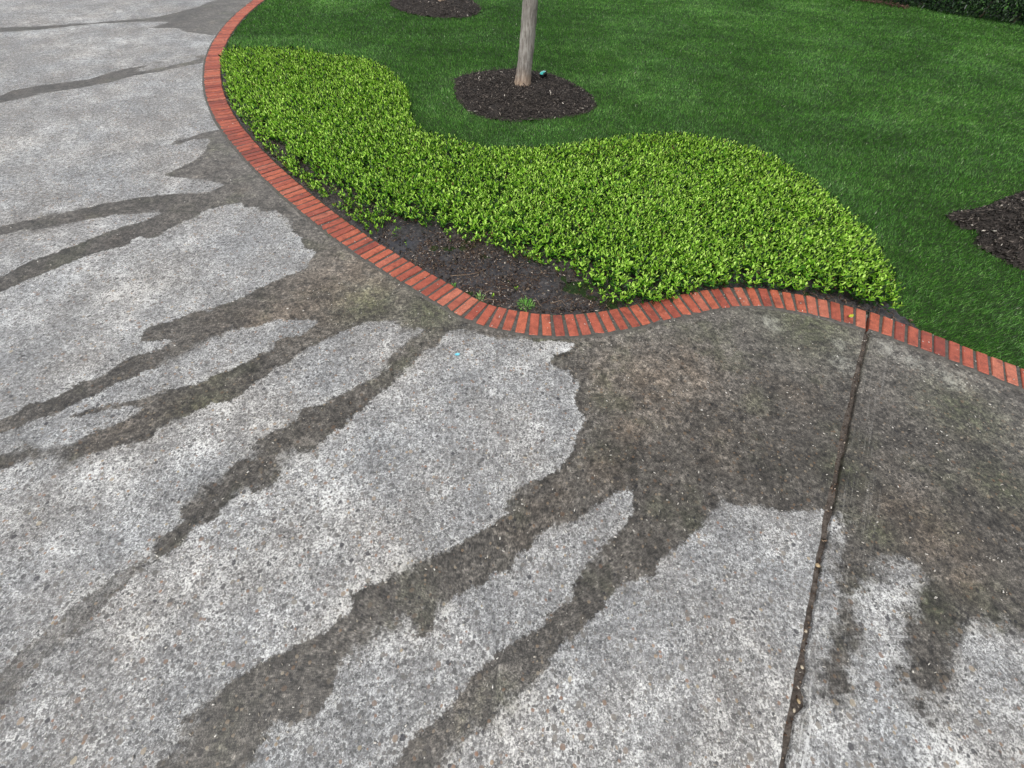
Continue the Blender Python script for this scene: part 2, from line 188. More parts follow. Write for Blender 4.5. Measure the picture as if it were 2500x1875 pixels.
def link(o, parent=None):
    COL.objects.link(o)
    if parent is not None:
        o.parent = parent
    return o

def empty(name, loc=(0, 0, 0)):
    o = bpy.data.objects.new(name, None)
    o.empty_display_size = 0.1
    o.location = loc
    return link(o)

def obj(name, verts, faces, mat, parent=None, smooth=False, loc=None, attrs=None, mat_idx=None):
    me = bpy.data.meshes.new(name)
    me.from_pydata([tuple(v) for v in verts], [], [tuple(f) for f in faces])
    for m in (mat if isinstance(mat, (list, tuple)) else [mat]):
        me.materials.append(m)
    if mat_idx is not None:
        me.polygons.foreach_set('material_index', np.asarray(mat_idx, dtype=np.int32))
    if smooth:
        me.polygons.foreach_set('use_smooth', np.ones(len(me.polygons), dtype=bool))
    for k, a in (attrs or {}).items():
        at = me.attributes.new(k, 'FLOAT', 'POINT')
        at.data.foreach_set('value', np.asarray(a, dtype=np.float32))
    me.update()
    o = bpy.data.objects.new(name, me)
    if loc is not None:
        o.location = loc
    return link(o, parent)

def fast_obj(name, V, F, mat, parent=None, attrs=None, mat_idx=None, smooth=False):
    """V (n,3), F (m,k) with one k: quick mesh from arrays"""
    V = np.ascontiguousarray(V, dtype=np.float32)
    F = np.ascontiguousarray(F, dtype=np.int32)
    me = bpy.data.meshes.new(name)
    me.vertices.add(len(V))
    me.vertices.foreach_set('co', V.ravel())
    k = F.shape[1]
    me.loops.add(F.size)
    me.loops.foreach_set('vertex_index', F.ravel())
    me.polygons.add(len(F))
    me.polygons.foreach_set('loop_start', np.arange(0, F.size, k, dtype=np.int32))
    for m in (mat if isinstance(mat, (list, tuple)) else [mat]):
        me.materials.append(m)
    if mat_idx is not None:
        me.polygons.foreach_set('material_index', np.asarray(mat_idx, dtype=np.int32))
    if smooth:
        me.polygons.foreach_set('use_smooth', np.ones(len(F), dtype=bool))
    me.update(calc_edges=True)
    for kk, a in (attrs or {}).items():
        at = me.attributes.new(kk, 'FLOAT', 'POINT')
        at.data.foreach_set('value', np.ascontiguousarray(a, dtype=np.float32))
    o = bpy.data.objects.new(name, me)
    return link(o, parent)

def in_poly(P, poly):
    poly = np.asarray(poly, float)
    x, y = P[:, 0], P[:, 1]
    res = np.zeros(len(P), bool)
    j = len(poly) - 1
    x0, y0 = poly.min(0); x1, y1 = poly.max(0)
    idx = np.where((x >= x0) & (x <= x1) & (y >= y0) & (y <= y1))[0]
    xs, ys = x[idx], y[idx]
    r = np.zeros(len(idx), bool)
    for i in range(len(poly)):
        xi, yi = poly[i]; xj, yj = poly[j]
        if yi != yj:
            c = ((yi > ys) != (yj > ys)) & (xs < (xj - xi) * (ys - yi) / (yj - yi) + xi)
            r ^= c
        j = i
    res[idx] = r
    return res

def poly_dist(P, poly, closed=True):
    poly = np.asarray(poly, float)
    best = np.full(len(P), 1e9)
    n = len(poly)
    for i in range(n if closed else n - 1):
        a = poly[i]; b = poly[(i + 1) % n]
        ab = b - a
        t = np.clip(((P - a) @ ab) / max(ab @ ab, 1e-12), 0, 1)
        d = P - (a + t[:, None] * ab)
        best = np.minimum(best, np.einsum('ij,ij->i', d, d))
    return np.sqrt(best)

def sdf(P, poly):
    d = poly_dist(P, poly)
    return np.where(in_poly(P, poly), d, -d)

def vnoise(P, scale, seed=0):
    """smooth 2-D value noise in 0..1"""
    r = np.random.default_rng(seed)
    T = r.random((64, 64))
    q = P * scale
    i = np.floor(q).astype(int); f = q - i
    f = f * f * (3 - 2 * f)
    g = lambda a, b: T[(i[:, 0] + a) % 64, (i[:, 1] + b) % 64]
    return (g(0, 0) * (1 - f[:, 0]) + g(1, 0) * f[:, 0]) * (1 - f[:, 1]) + (g(0, 1) * (1 - f[:, 0]) + g(1, 1) * f[:, 0]) * f[:, 1]

def smoothpoly(poly, n=2, closed=True):
    p = np.asarray(poly, float)
    for _ in range(n):
        q = np.roll(p, -1, 0)
        if closed:
            p = np.stack([.75 * p + .25 * q, .25 * p + .75 * q], 1).reshape(-1, 2)
        else:
            m = np.stack([.75 * p[:-1] + .25 * p[1:], .25 * p[:-1] + .75 * p[1:]], 1).reshape(-1, 2)
            p = np.vstack([p[:1], m, p[-1:]])
    return p

# ------------------------------------------------------------------ node helpers
class NT:
    def __init__(self, name):
        self.m = bpy.data.materials.new(name)
        self.m.use_nodes = True
        self.t = self.m.node_tree
        self.b = self.t.nodes['Principled BSDF']
        self.co = self.t.nodes.new('ShaderNodeTexCoord').outputs['Object']
    def _set(self, sock, v):
        if isinstance(v, bpy.types.NodeSocket):
            self.t.links.new(v, sock)
        elif v is not None:
            if sock.type == 'RGBA' and len(v) == 3:
                v = (*v, 1)
            sock.default_value = v
    def noise(self, scale, detail=4, rough=.55, dist=0, vec=None, out=0):
        n = self.t.nodes.new('ShaderNodeTexNoise')
        self.t.links.new(vec or self.co, n.inputs['Vector'])
        n.inputs['Scale'].default_value = scale
        n.inputs['Detail'].default_value = detail
        n.inputs['Roughness'].default_value = rough
        n.inputs['Distortion'].default_value = dist
        return n.outputs[out]
    def voronoi(self, scale, feature='F1', vec=None, rand=1.0):
        n = self.t.nodes.new('ShaderNodeTexVoronoi')
        n.feature = feature
        self.t.links.new(vec or self.co, n.inputs['Vector'])
        n.inputs['Scale'].default_value = scale
        n.inputs['Randomness'].default_value = rand
        return n
    def map(self, vec=None, scale=(1, 1, 1), rot=(0, 0, 0)):
        n = self.t.nodes.new('ShaderNodeMapping')
        self.t.links.new(vec or self.co, n.inputs['Vector'])
        n.inputs['Scale'].default_value = scale
        n.inputs['Rotation'].default_value = rot
        return n.outputs[0]
    def math(self, op, a, b=None, c=None, clamp=False):
        n = self.t.nodes.new('ShaderNodeMath')
        n.operation = op; n.use_clamp = clamp
        for i, v in enumerate((a, b, c)):
            if v is not None: self._set(n.inputs[i], v)
        return n.outputs[0]
    def ramp(self, fac, stops, interp='LINEAR'):
        n = self.t.nodes.new('ShaderNodeValToRGB')
        n.color_ramp.interpolation = interp
        e = n.color_ramp.elements
        while len(e) < len(stops): e.new(0.5)
        for i, (p, c) in enumerate(stops):
            e[i].position = p
            if not isinstance(c, (tuple, list)): c = (c, c, c)
            e[i].color = (*c[:3], 1)
        self.t.links.new(fac, n.inputs[0])
        return n.outputs[0]
    def step(self, v, lo, hi):
        n = self.t.nodes.new('ShaderNodeMapRange')
        n.interpolation_type = 'SMOOTHSTEP'
        self._set(n.inputs['Value'], v)
        n.inputs['From Min'].default_value = lo
        n.inputs['From Max'].default_value = hi
        return n.outputs[0]
    def mix(self, fac, a, b, mode='MIX'):
        n = self.t.nodes.new('ShaderNodeMix')
        n.data_type = 'RGBA'; n.blend_type = mode
        self._set(n.inputs[0], fac)
        self._set(n.inputs[6], a); self._set(n.inputs[7], b)
        return n.outputs[2]
    def attr(self, name, out='Fac'):
        n = self.t.nodes.new('ShaderNodeAttribute')
        n.attribute_name = name
        return n.outputs[out]
    def sep(self, col):
        n = self.t.nodes.new('ShaderNodeSeparateColor')
        self.t.links.new(col, n.inputs[0])
        return n.outputs
    def bump(self, h, strength=.5, dist=.01, normal=None):
        n = self.t.nodes.new('ShaderNodeBump')
        self._set(n.inputs['Strength'], strength)
        n.inputs['Distance'].default_value = dist
        self.t.links.new(h, n.inputs['Height'])
        if normal: self.t.links.new(normal, n.inputs['Normal'])
        return n.outputs[0]
    def geo(self, out):
        return self.t.nodes.new('ShaderNodeNewGeometry').outputs[out]
    def objrand(self):
        return self.t.nodes.new('ShaderNodeObjectInfo').outputs['Random']
    def done(self, color, rough=.7, normal=None, spec=.4, **kw):
        self._set(self.b.inputs['Base Color'], color)
        self._set(self.b.inputs['Roughness'], rough)
        self._set(self.b.inputs['Specular IOR Level'], spec)
        if normal: self.t.links.new(normal, self.b.inputs['Normal'])
        for k, v in kw.items():
            self._set(self.b.inputs[k.replace('_', ' ')], v)
        return self.m

# ------------------------------------------------------------------ materials
def mat_concrete():
    t = NT('exposed_aggregate_concrete')
    sd = t.attr('sd'); jd = t.attr('jd'); lime = t.attr('lime'); tan = t.attr('tan'); alga = t.attr('algae')
    e1 = t.math('MULTIPLY', t.math('SUBTRACT', t.noise(7, 5, .6), .5), .07)
    e2 = t.math('MULTIPLY', t.math('SUBTRACT', t.noise(34, 6, .8), .5), .10)
    s = t.math('ADD', t.math('ADD', sd, e1), e2)
    soft = t.step(jd, .0, .012)                       # the right hand slab dries with ragged soft margins
    s_soft = t.math('ADD', s, t.math('MULTIPLY', t.math('SUBTRACT', t.noise(13, 6, .75), .5), .26))
    blur_m = t.math('MAXIMUM', soft, t.math('MULTIPLY', t.step(t.noise(2.3, 3, .6), .50, .62), .75))
    dry = t.mix(blur_m, t.step(s, -.005, .008), t.step(s_soft, -.035, .055))
    damp = t.math('MULTIPLY', t.math('SUBTRACT', 1.0, t.step(s, .004, .085)), t.step(t.noise(5, 5, .7), .40, .62))
    fd = t.math('MULTIPLY', t.attr('fade'), t.math('ADD', .22, t.math('MULTIPLY', t.step(t.noise(26, 6, .8), .40, .62), .35)))
    dry = t.math('MAXIMUM', dry, fd)
    rim = t.math('MULTIPLY', t.step(s, -.05, -.004), t.math('SUBTRACT', 1.0, t.step(s, -.004, .01)))
    bd = t.attr('bd')
    near_edge = t.math('SUBTRACT', 1.0, t.step(s, .0, .06))
    # aggregate
    warp = t.noise(30, 2, .5, out=1)
    vec = t.mix(.012, t.co, warp, 'ADD')
    va = t.voronoi(58, vec=vec)
    vc = t.voronoi(33, vec=vec); cc = t.sep(vc.outputs['Color'])
    pebb = t.math('MULTIPLY', t.math('LESS_THAN', t.math('ADD', vc.outputs['Distance'], t.math('MULTIPLY', cc[2], .14)), .36), t.math('GREATER_THAN', cc[0], .80))
    vb = t.voronoi(120, vec=vec)
    ca = t.sep(va.outputs['Color']); cb = t.sep(vb.outputs['Color'])
    big = t.noise(.9, 4, .6)
    mid = t.noise(5.5, 4, .6)
    n20 = t.noise(20, 5, .7)
    fine = t.noise(105, 5, .85)
    fine2 = t.noise(210, 3, .8)
    # dry paste
    base = t.ramp(t.noise(45, 6, .8), [(.37, .085), (.5, .245), (.63, .48)])
    base = t.mix(1.0, base, t.ramp(fine2, [(.3, .6), (.7, 1.4)]), 'MULTIPLY')
    st = t.math('MULTIPLY', t.math('LESS_THAN', vb.outputs['Distance'], .44), t.math('GREATER_THAN', cb[0], .40))
    base = t.mix(t.math('MULTIPLY', st, .8), base, t.ramp(cb[1], [(0, .095), (.6, .175), (1, (.28, .265, .24))]))
    # white lime bloom, patchy
    cover = t.math('ADD', t.math('ADD', t.math('MULTIPLY', big, .26), t.math('MULTIPLY', mid, .24)), .140)
    cover = t.math('ADD', cover, t.math('MULTIPLY', near_edge, .04))
    wv = t.math('ADD', t.math('MULTIPLY', fine, 1.0), t.math('MULTIPLY', n20, .4))
    white = t.step(t.math('ADD', wv, cover), 1.10, 1.22)
    # broom lines running beside the joint on the right hand slab
    cmb = t.t.nodes.new('ShaderNodeCombineXYZ')
    sxyz = t.t.nodes.new('ShaderNodeSeparateXYZ'); t.t.links.new(t.co, sxyz.inputs[0])
    t._set(cmb.inputs[0], t.math('MULTIPLY', jd, 75.0)); t._set(cmb.inputs[1], t.math('MULTIPLY', sxyz.outputs[1], 2.2))
    lines = t.noise(1.0, 4, .7, vec=cmb.outputs[0])
    beside = t.math('MULTIPLY', t.step(jd, .002, .012), t.math('SUBTRACT', 1.0, t.step(jd, .10, .24)))
    lin_w = t.math('MULTIPLY', t.step(lines, .52, .66), beside)
    white = t.math('MAXIMUM', white, t.math('MULTIPLY', lin_w, .8))
    big_st = t.math('MULTIPLY', t.math('LESS_THAN', va.outputs['Distance'], .36), t.math('GREATER_THAN', ca[0], .58))
    white = t.math('MULTIPLY', white, t.math('SUBTRACT', 1.0, t.math('MULTIPLY', big_st, .9)))
    drycol = t.mix(t.math('MULTIPLY', white, .92), base, (.72, .725, .715))
    stone_col = t.ramp(ca[1], [(0, (.075, .076, .082)), (.45, (.155, .15, .146)), (.8, (.21, .20, .185)), (.92, (.30, .17, .11)), (1, (.40, .34, .23))])
    drycol = t.mix(t.math('MULTIPLY', big_st, .8), drycol, stone_col)
    peb_col = t.ramp(cc[1], [(0, (.05, .05, .058)), (.4, (.14, .135, .13)), (.75, (.24, .22, .19)), (.92, (.22, .145, .105)), (1, (.45, .40, .31))])
    drycol = t.mix(t.math('MULTIPLY', pebb, .85), drycol, peb_col)
    tint = t.ramp(t.noise(1.7, 3, .5), [(.35, (.98, 1.0, 1.015)), (.65, (1.02, 1.0, .97))])
    drycol = t.mix(1.0, drycol, tint, 'MULTIPLY')
    dirt = t.ramp(t.noise(2.7, 5, .65), [(.36, .82), (.62, 1.12)])
    drycol = t.mix(1.0, drycol, dirt, 'MULTIPLY')
    drycol = t.mix(t.math('MULTIPLY', damp, .55), drycol, t.mix(1.0, drycol, (.62, .60, .57), 'MULTIPLY'))
    # wet concrete: dark, browner, mottled, algae and rust
    wb = t.ramp(t.noise(52, 6, .85), [(.36, (.022, .021, .019)), (.47, (.092, .086, .078)), (.56, (.165, .153, .138)), (.68, (.34, .315, .285))])
    wb = t.mix(1.0, wb, t.ramp(fine2, [(.35, .45), (.65, 1.65)]), 'MULTIPLY')
    wb = t.mix(1.0, wb, t.ramp(n20, [(.34, .42), (.5, .95), (.66, 1.55)]), 'MULTIPLY')
    wb = t.mix(1.0, wb, t.ramp(t.noise(4.2, 6, .75), [(.34, .56), (.64, 1.42)]), 'MULTIPLY')
    alg = t.math('MAXIMUM', t.math('MULTIPLY', t.step(t.noise(2.6, 5, .65), .50, .68), .55), t.math('MULTIPLY', alga, t.step(n20, .25, .6)))
    wb = t.mix(alg, wb, t.mix(1.0, wb, (.74, .84, .60), 'MULTIPLY'))
    rn = t.step(t.noise(1.9, 4, .6, vec=t.map(scale=(1, 1, 1), rot=(0, 0, 1.3))), .52, .70)
    rust = t.math('MAXIMUM', t.math('MULTIPLY', rn, .45), t.math('MULTIPLY', tan, t.step(t.noise(9, 5, .7), .25, .6)))
    wb = t.mix(t.math('MULTIPLY', rust, .85), wb, t.mix(1.0, wb, (1.58, 1.41, 1.25), 'MULTIPLY'))
    wst = t.math('MULTIPLY', t.math('LESS_THAN', va.outputs['Distance'], .36), t.math('GREATER_THAN', ca[0], .60))
    wet_stone = t.ramp(ca[1], [(0, (.022, .023, .030)), (.4, (.075, .068, .060)), (.72, (.17, .15, .12)), (.86, (.20, .125, .075)), (1, (.40, .35, .27))])
    expo = t.step(t.math('SUBTRACT', 1.6, t.math('DIVIDE', sxyz.outputs[1], 1.4)), .1, 1.0)
    wb = t.mix(t.math('MULTIPLY', wst, t.math('MULTIPLY', t.math('ADD', .10, t.math('MULTIPLY', expo, .90)), .85)), wb, wet_stone)
    wb = t.mix(t.math('MULTIPLY', pebb, t.math('MULTIPLY', expo, .75)), wb, t.mix(1.0, peb_col, (.75, .70, .62), 'MULTIPLY'))
    far_run = t.ramp(bd, [(0, 1.08), (.12, 1.02), (.45, .80), (1, .70)])
    wb = t.mix(1.0, wb, far_run, 'MULTIPLY')
    wb = t.mix(1.0, wb, (.98, .97, .945), 'MULTIPLY')
    wb = t.mix(t.math('MULTIPLY', rim, .35), wb, t.mix(1.0, wb, (.55, .54, .52), 'MULTIPLY'))
    core = t.math('SUBTRACT', 1.0, t.step(s, -.13, -.03))
    wb = t.mix(t.math('MULTIPLY', t.math('MULTIPLY', core, t.step(bd, .12, .4)), .35), wb, t.mix(1.0, wb, (.66, .64, .61), 'MULTIPLY'))
    limew = t.step(t.math('ADD', t.math('MULTIPLY', lime, .20), t.math('ADD', t.math('MULTIPLY', fine, .6), t.math('MULTIPLY', n20, .4))), .62, .78)
    wb = t.mix(t.math('MULTIPLY', t.math('MULTIPLY', limew, t.step(lime, .03, .6)), .55), wb, (.50, .50, .44))
    wb = t.mix(t.math('MULTIPLY', t.math('MULTIPLY', lin_w, .45), t.step(fine, .4, .6)), wb, (.40, .385, .35))
    col = t.mix(dry, wb, drycol)
    # pale sand grains everywhere
    vs = t.voronoi(48)
    cs = t.sep(vs.outputs['Color'])
    spk = t.math('MULTIPLY', t.math('LESS_THAN', vs.outputs['Distance'], .09), t.math('GREATER_THAN', cs[0], .80))
    col = t.mix(t.math('MULTIPLY', spk, .8), col, (.66, .64, .58))
    h = t.math('ADD', t.math('MULTIPLY', fine, .7), t.math('MULTIPLY', t.math('MINIMUM', va.outputs['Distance'], .4), -.8))
    h = t.math('ADD', h, t.math('MULTIPLY', t.math('MULTIPLY', lines, beside), .6))
    bs = t.math('ADD', .40, t.math('MULTIPLY', dry, .30))
    nrm = t.bump(h, bs, .006)
    rough = t.math('ADD', .36, t.math('MULTIPLY', dry, .38))
    return t.done(col, rough, nrm, .45)

def mat_brick():
    t = NT('red_brick')
    r = t.objrand()
    base = t.ramp(r, [(0, (.23, .053, .038)), (.22, (.38, .094, .057)), (.5, (.46, .124, .069)), (.75, (.31, .072, .048)), (1, (.48, .158, .098))])
    off = t.math('MULTIPLY', r, 37.0)
    comb = t.t.nodes.new('ShaderNodeCombineXYZ')
    t.t.links.new(off, comb.inputs[0]); t.t.links.new(off, comb.inputs[2])
    add = t.t.nodes.new('ShaderNodeVectorMath'); add.operation = 'ADD'
    t.t.links.new(t.co, add.inputs[0]); t.t.links.new(comb.outputs[0], add.inputs[1])
    v = add.outputs[0]
    n1 = t.noise(26, 5, .6, vec=v)
    n2 = t.noise(120, 4, .7, vec=v)
    n3 = t.noise(14, 3, .5, vec=t.map(v, rot=(0, 0, .7)))
    c = t.mix(1.0, base, t.ramp(n1, [(.30, .68), (.52, 1.0), (.72, 1.22)]), 'MULTIPLY')
    c = t.mix(1.0, c, t.ramp(n2, [(.3, .72), (.7, 1.25)]), 'MULTIPLY')
    dark = t.step(n3, .54, .74)
    c = t.mix(t.math('MULTIPLY', dark, .7), c, (.14, .040, .032))
    pale = t.step(t.noise(22, 4, .6, vec=t.map(v, rot=(0, 0, 2.1))), .63, .78)
    c = t.mix(t.math('MULTIPLY', pale, .5), c, (.60, .27, .19))
    soot = t.step(t.noise(75, 3, .6, vec=v), .70, .76)
    c = t.mix(t.math('MULTIPLY', soot, .7), c, (.045, .03, .028))
    nrm = t.bump(t.math('ADD', n2, t.math('MULTIPLY', n1, .6)), .35, .004)
    return t.done(c, t.ramp(n1, [(.3, .50), (.7, .68)]), nrm, .45)

def mat_mortar():
    t = NT('grey_mortar')
    c = t.ramp(t.noise(40, 6, .7), [(.3, (.048, .045, .040)), (.55, (.100, .094, .083)), (.75, (.17, .158, .14))])
    g = t.step(t.noise(3, 4, .6), .52, .7)
    c = t.mix(t.math('MULTIPLY', g, .5), c, (.075, .085, .05))
    return t.done(c, .7, t.bump(t.noise(130, 4, .7), .5, .005), .35)

def mat_soil(name, lo, mid, hi, wet=False):
    t = NT(name)
    c = t.ramp(t.noise(30, 8, .80), [(.36, lo), (.50, mid), (.64, hi)])
    fl = t.step(t.noise(150, 3, .6), .62, .72)
    c = t.mix(t.math('MULTIPLY', fl, .35), c, tuple(min(1, 2.4 * x) for x in hi))
    h = t.math('ADD', t.noise(60, 6, .75), t.math('MULTIPLY', t.noise(14, 4, .6), 1.2))
    rough = .8
    spec = .3
    if wet:
        w = t.attr('wet')
        c = t.mix(t.math('MULTIPLY', w, .75), c, (.040, .045, .062))  # sky reflection painted in: bluish tint mixed into the wet soil colour
        rough = t.math('SUBTRACT', .78, t.math('MULTIPLY', w, .64))
        spec = .5
        return t.done(c, rough, t.bump(h, t.math('SUBTRACT', .8, t.math('MULTIPLY', w, .45)), .012), spec)
    return t.done(c, rough, t.bump(h, .9, .012), spec)

def mat_tone(name, stops, rough=.6, spec=.4, noise=None, transl=0.0):
    t = NT(name)
    c = t.ramp(t.attr('tone'), stops)
    if noise:
        sc, lo, hi = noise
        c = t.mix(1.0, c, t.ramp(t.noise(sc, 4, .6), [(.32, lo), (.68, hi)]), 'MULTIPLY')
    m = t.done(c, rough, None, spec)
    if transl:
        tr = t.t.nodes.new('ShaderNodeBsdfTranslucent')
        t._set(tr.inputs['Color'], t.mix(1.0, c, (.85, 1.05, .45), 'MULTIPLY'))
        mx = t.t.nodes.new('ShaderNodeMixShader')
        mx.inputs[0].default_value = transl
        t.t.links.new(t.b.outputs[0], mx.inputs[1]); t.t.links.new(tr.outputs[0], mx.inputs[2])
        t.t.links.new(mx.outputs[0], t.t.nodes['Material Output'].inputs['Surface'])
    return m

def mat_bark():
    t = NT('tree_bark')
    st = t.map(scale=(1, 1, .16))
    n1 = t.noise(46, 6, .7, .6, vec=st)
    n2 = t.noise(12, 4, .6)
    c = t.ramp(n1, [(.32, (.090, .076, .066)), (.46, (.27, .245, .22)), (.66, (.46, .435, .40))])
    c = t.mix(1.0, c, t.ramp(n2, [(.3, .8), (.7, 1.15)]), 'MULTIPLY')
    z = t.t.nodes.new('ShaderNodeSeparateXYZ'); t.t.links.new(t.co, z.inputs[0])
    low = t.math('SUBTRACT', 1.0, t.step(t.math('ADD', z.outputs[2], t.math('MULTIPLY', t.math('SUBTRACT', n2, .5), .2)), .02, .28))
    c = t.mix(t.math('MULTIPLY', low, .75), c, t.mix(1.0, c, (1.25, .92, .66), 'MULTIPLY'))
    return t.done(c, .8, t.bump(n1, .6, .012), .25)

def mat_plain(name, col, rough=.5, spec=.5, nscale=40, amt=.15, **kw):
    t = NT(name)
    c = t.mix(1.0, col, t.ramp(t.noise(nscale, 4, .6), [(.3, 1 - amt), (.7, 1 + amt)]), 'MULTIPLY')
    return t.done(c, rough, None, spec, **kw)

M = {
    'concrete': mat_concrete(),
    'brick': mat_brick(),
    'mortar': mat_mortar(),
    'soil': mat_soil('bed_soil', (.010, .009, .0085), (.040, .035, .032), (.125, .108, .096), True),
    'joint_soil': mat_soil('joint_soil', (.036, .029, .024), (.095, .079, .067), (.18, .155, .135)),
    'mulch': mat_soil('dark_mulch', (.008, .0068, .006), (.028, .023, .020), (.070, .058, .050)),
    'turf': mat_soil('turf_soil', (.008, .018, .004), (.018, .040, .008), (.028, .06, .012)),
    'chip': mat_tone('bark_chip', [(0, (.010, .0085, .0075)), (.40, (.038, .031, .027)), (.75, (.105, .086, .073)), (.93, (.22, .185, .155)), (1, (.60, .55, .48))], .6, .4, (90, .7, 1.3)),
    'grass': mat_tone('grass_blade', [(0, (.012, .045, .006)), (.30, (.052, .182, .024)), (.70, (.165, .430, .066)), (.97, (.40, .65, .20)), (1, (.75, .78, .60))], .40, .5, (1.7, .82, 1.18), .3),
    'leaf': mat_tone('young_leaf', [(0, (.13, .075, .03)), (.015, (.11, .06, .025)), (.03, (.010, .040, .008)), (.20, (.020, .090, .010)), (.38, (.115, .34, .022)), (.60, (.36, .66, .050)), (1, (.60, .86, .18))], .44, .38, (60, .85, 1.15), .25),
    'stem': mat_tone('woody_stem', [(0, (.035, .020, .014)), (.6, (.085, .048, .032)), (1, (.26, .19, .13))], .7, .3),
    'litter': mat_tone('plant_litter', [(0, (.045, .022, .014)), (.45, (.115, .070, .047)), (.80, (.33, .245, .17)), (1, (.66, .58, .49))], .7, .3),
    'husk': mat_tone('pale_husk', [(0, (.35, .31, .25)), (1, (.80, .78, .72))], .6, .4),
    'bark': mat_bark(),
    'hedge_leaf': mat_tone('hedge_leaf', [(0, (.006, .016, .008)), (.4, (.018, .045, .018)), (.8, (.045, .095, .035)), (1, (.11, .17, .075))], .35, .5, (6, .8, 1.2), .12),
    'tree_leaf': mat_tone('tree_leaf', [(0, (.03, .08, .015)), (1, (.10, .2, .04))], .45, .4, (3, .8, 1.2), .25),
    'black': mat_plain('black_plastic', (.006, .006, .007), .35, .5),
    'teal': mat_plain('teal_lens', (.05, .55, .50), .25, .5, 30, .08),
    'teal_rim': mat_plain('pale_teal_rim', (.45, .80, .74), .3, .5, 30, .08),
    'blue': mat_plain('blue_plastic_flake', (.16, .55, .66), .4, .5, 200, .2),
    'pebble': mat_plain('tan_pebble', (.42, .32, .19), .6, .4, 120, .3),
    'pebble2': mat_plain('cream_pebble', (.55, .48, .36), .6, .4, 120, .3),
    'ground': mat_soil('far_ground', (.01, .02, .006), (.02, .04, .012), (.03, .06, .02)),
    'yellow_leaf': mat_plain('yellow_green_leaf', (.42, .46, .04), .45, .4, 80, .2),
    'dry_leaf': mat_plain('dry_curled_leaf', (.45, .34, .20), .6, .3, 60, .3),
}

# ------------------------------------------------------------------ layout (metres; x right, y away, z up)
BR = np.array(DATA['bricks'])
BL, BW, BP = .188, .0575, .0778
JA = DATA['joint_after']
OUT = np.c_[np.cos(BR[:, 2]), np.sin(BR[:, 2])]
mid_path = BR[:, :2]
inner_path = mid_path - OUT * BL / 2
interior = np.vstack([mid_path, [(30, mid_path[-1, 1] - 8), (40, 40), (mid_path[0, 0] + 1.5, 40)]])
back = smoothpoly(DATA['back'], 2, False)
front = np.array(DATA['front'])
# planting bed on the ground: back edge of the canopy, then the brick inner edge
i_right = int(np.argmin(np.linalg.norm(inner_path - np.array((2.66, 1.86)), axis=1)))
i_left = int(np.argmin(np.linalg.norm(inner_path - np.array((-4.30, 6.75)), axis=1)))
bed = np.vstack([back, inner_path[i_right:i_left:-1]])
rings = [smoothpoly(DATA[k], 2) for k in ('ring1', 'ring2', 'ring3')]

# ---- ground, lawn
S = 400.0
g = obj('ground', [(-S, -S, -.10), (S, -S, -.10), (S, S, -.10), (-S, S, -.10)], [(0, 1, 2, 3)], M['ground'])
tag(g, kind='structure')
lp = np.vstack([inner_path[::3] + OUT[::3] * .02, [(30, mid_path[-1, 1] - 8), (40, 40), (mid_path[0, 0] + 1.5, 40)]])
lawn = obj('lawn', [(x, y, -.012) for x, y in lp], [tuple(range(len(lp)))], M['turf'])
tag(lawn, kind='structure')

# ---- driveway slabs
jl = np.array(DATA['jl'])[::-1].copy(); jr = np.array(DATA['jr'])[::-1].copy()
for tab in (jl, jr):
    c_ = np.polyfit(tab[:, 1], tab[:, 0], 2)
    tab[:, 0] = .72 * np.polyval(c_, tab[:, 1]) + .28 * tab[:, 0]
def joint_x(tab, y):
    x = np.interp(y, tab[:, 1], tab[:, 0])
    s0 = (tab[1, 0] - tab[0, 0]) / (tab[1, 1] - tab[0, 1])
    s1 = (tab[-1, 0] - tab[-3, 0]) / (tab[-1, 1] - tab[-3, 1])
    x = np.where(y < tab[0, 1], tab[0, 0] + s0 * (y - tab[0, 1]), x)
    yy = np.minimum(y, 2.25)
    return np.where(y > tab[-1, 1], tab[-1, 0] + s1 * (yy - tab[-1, 1]), x)

def graded(a, b, fine0, fine1, h, grow):
    v = list(np.arange(fine0, fine1 + h / 2, h))
    s = h; x = v[-1]
    while x < b:
        s *= grow; x += s; v.append(min(x, b))
    s = h; x = v[0]; lo = []
    while x > a:
        s *= grow; x -= s; lo.append(max(x, a))
    return np.array(lo[::-1] + v)

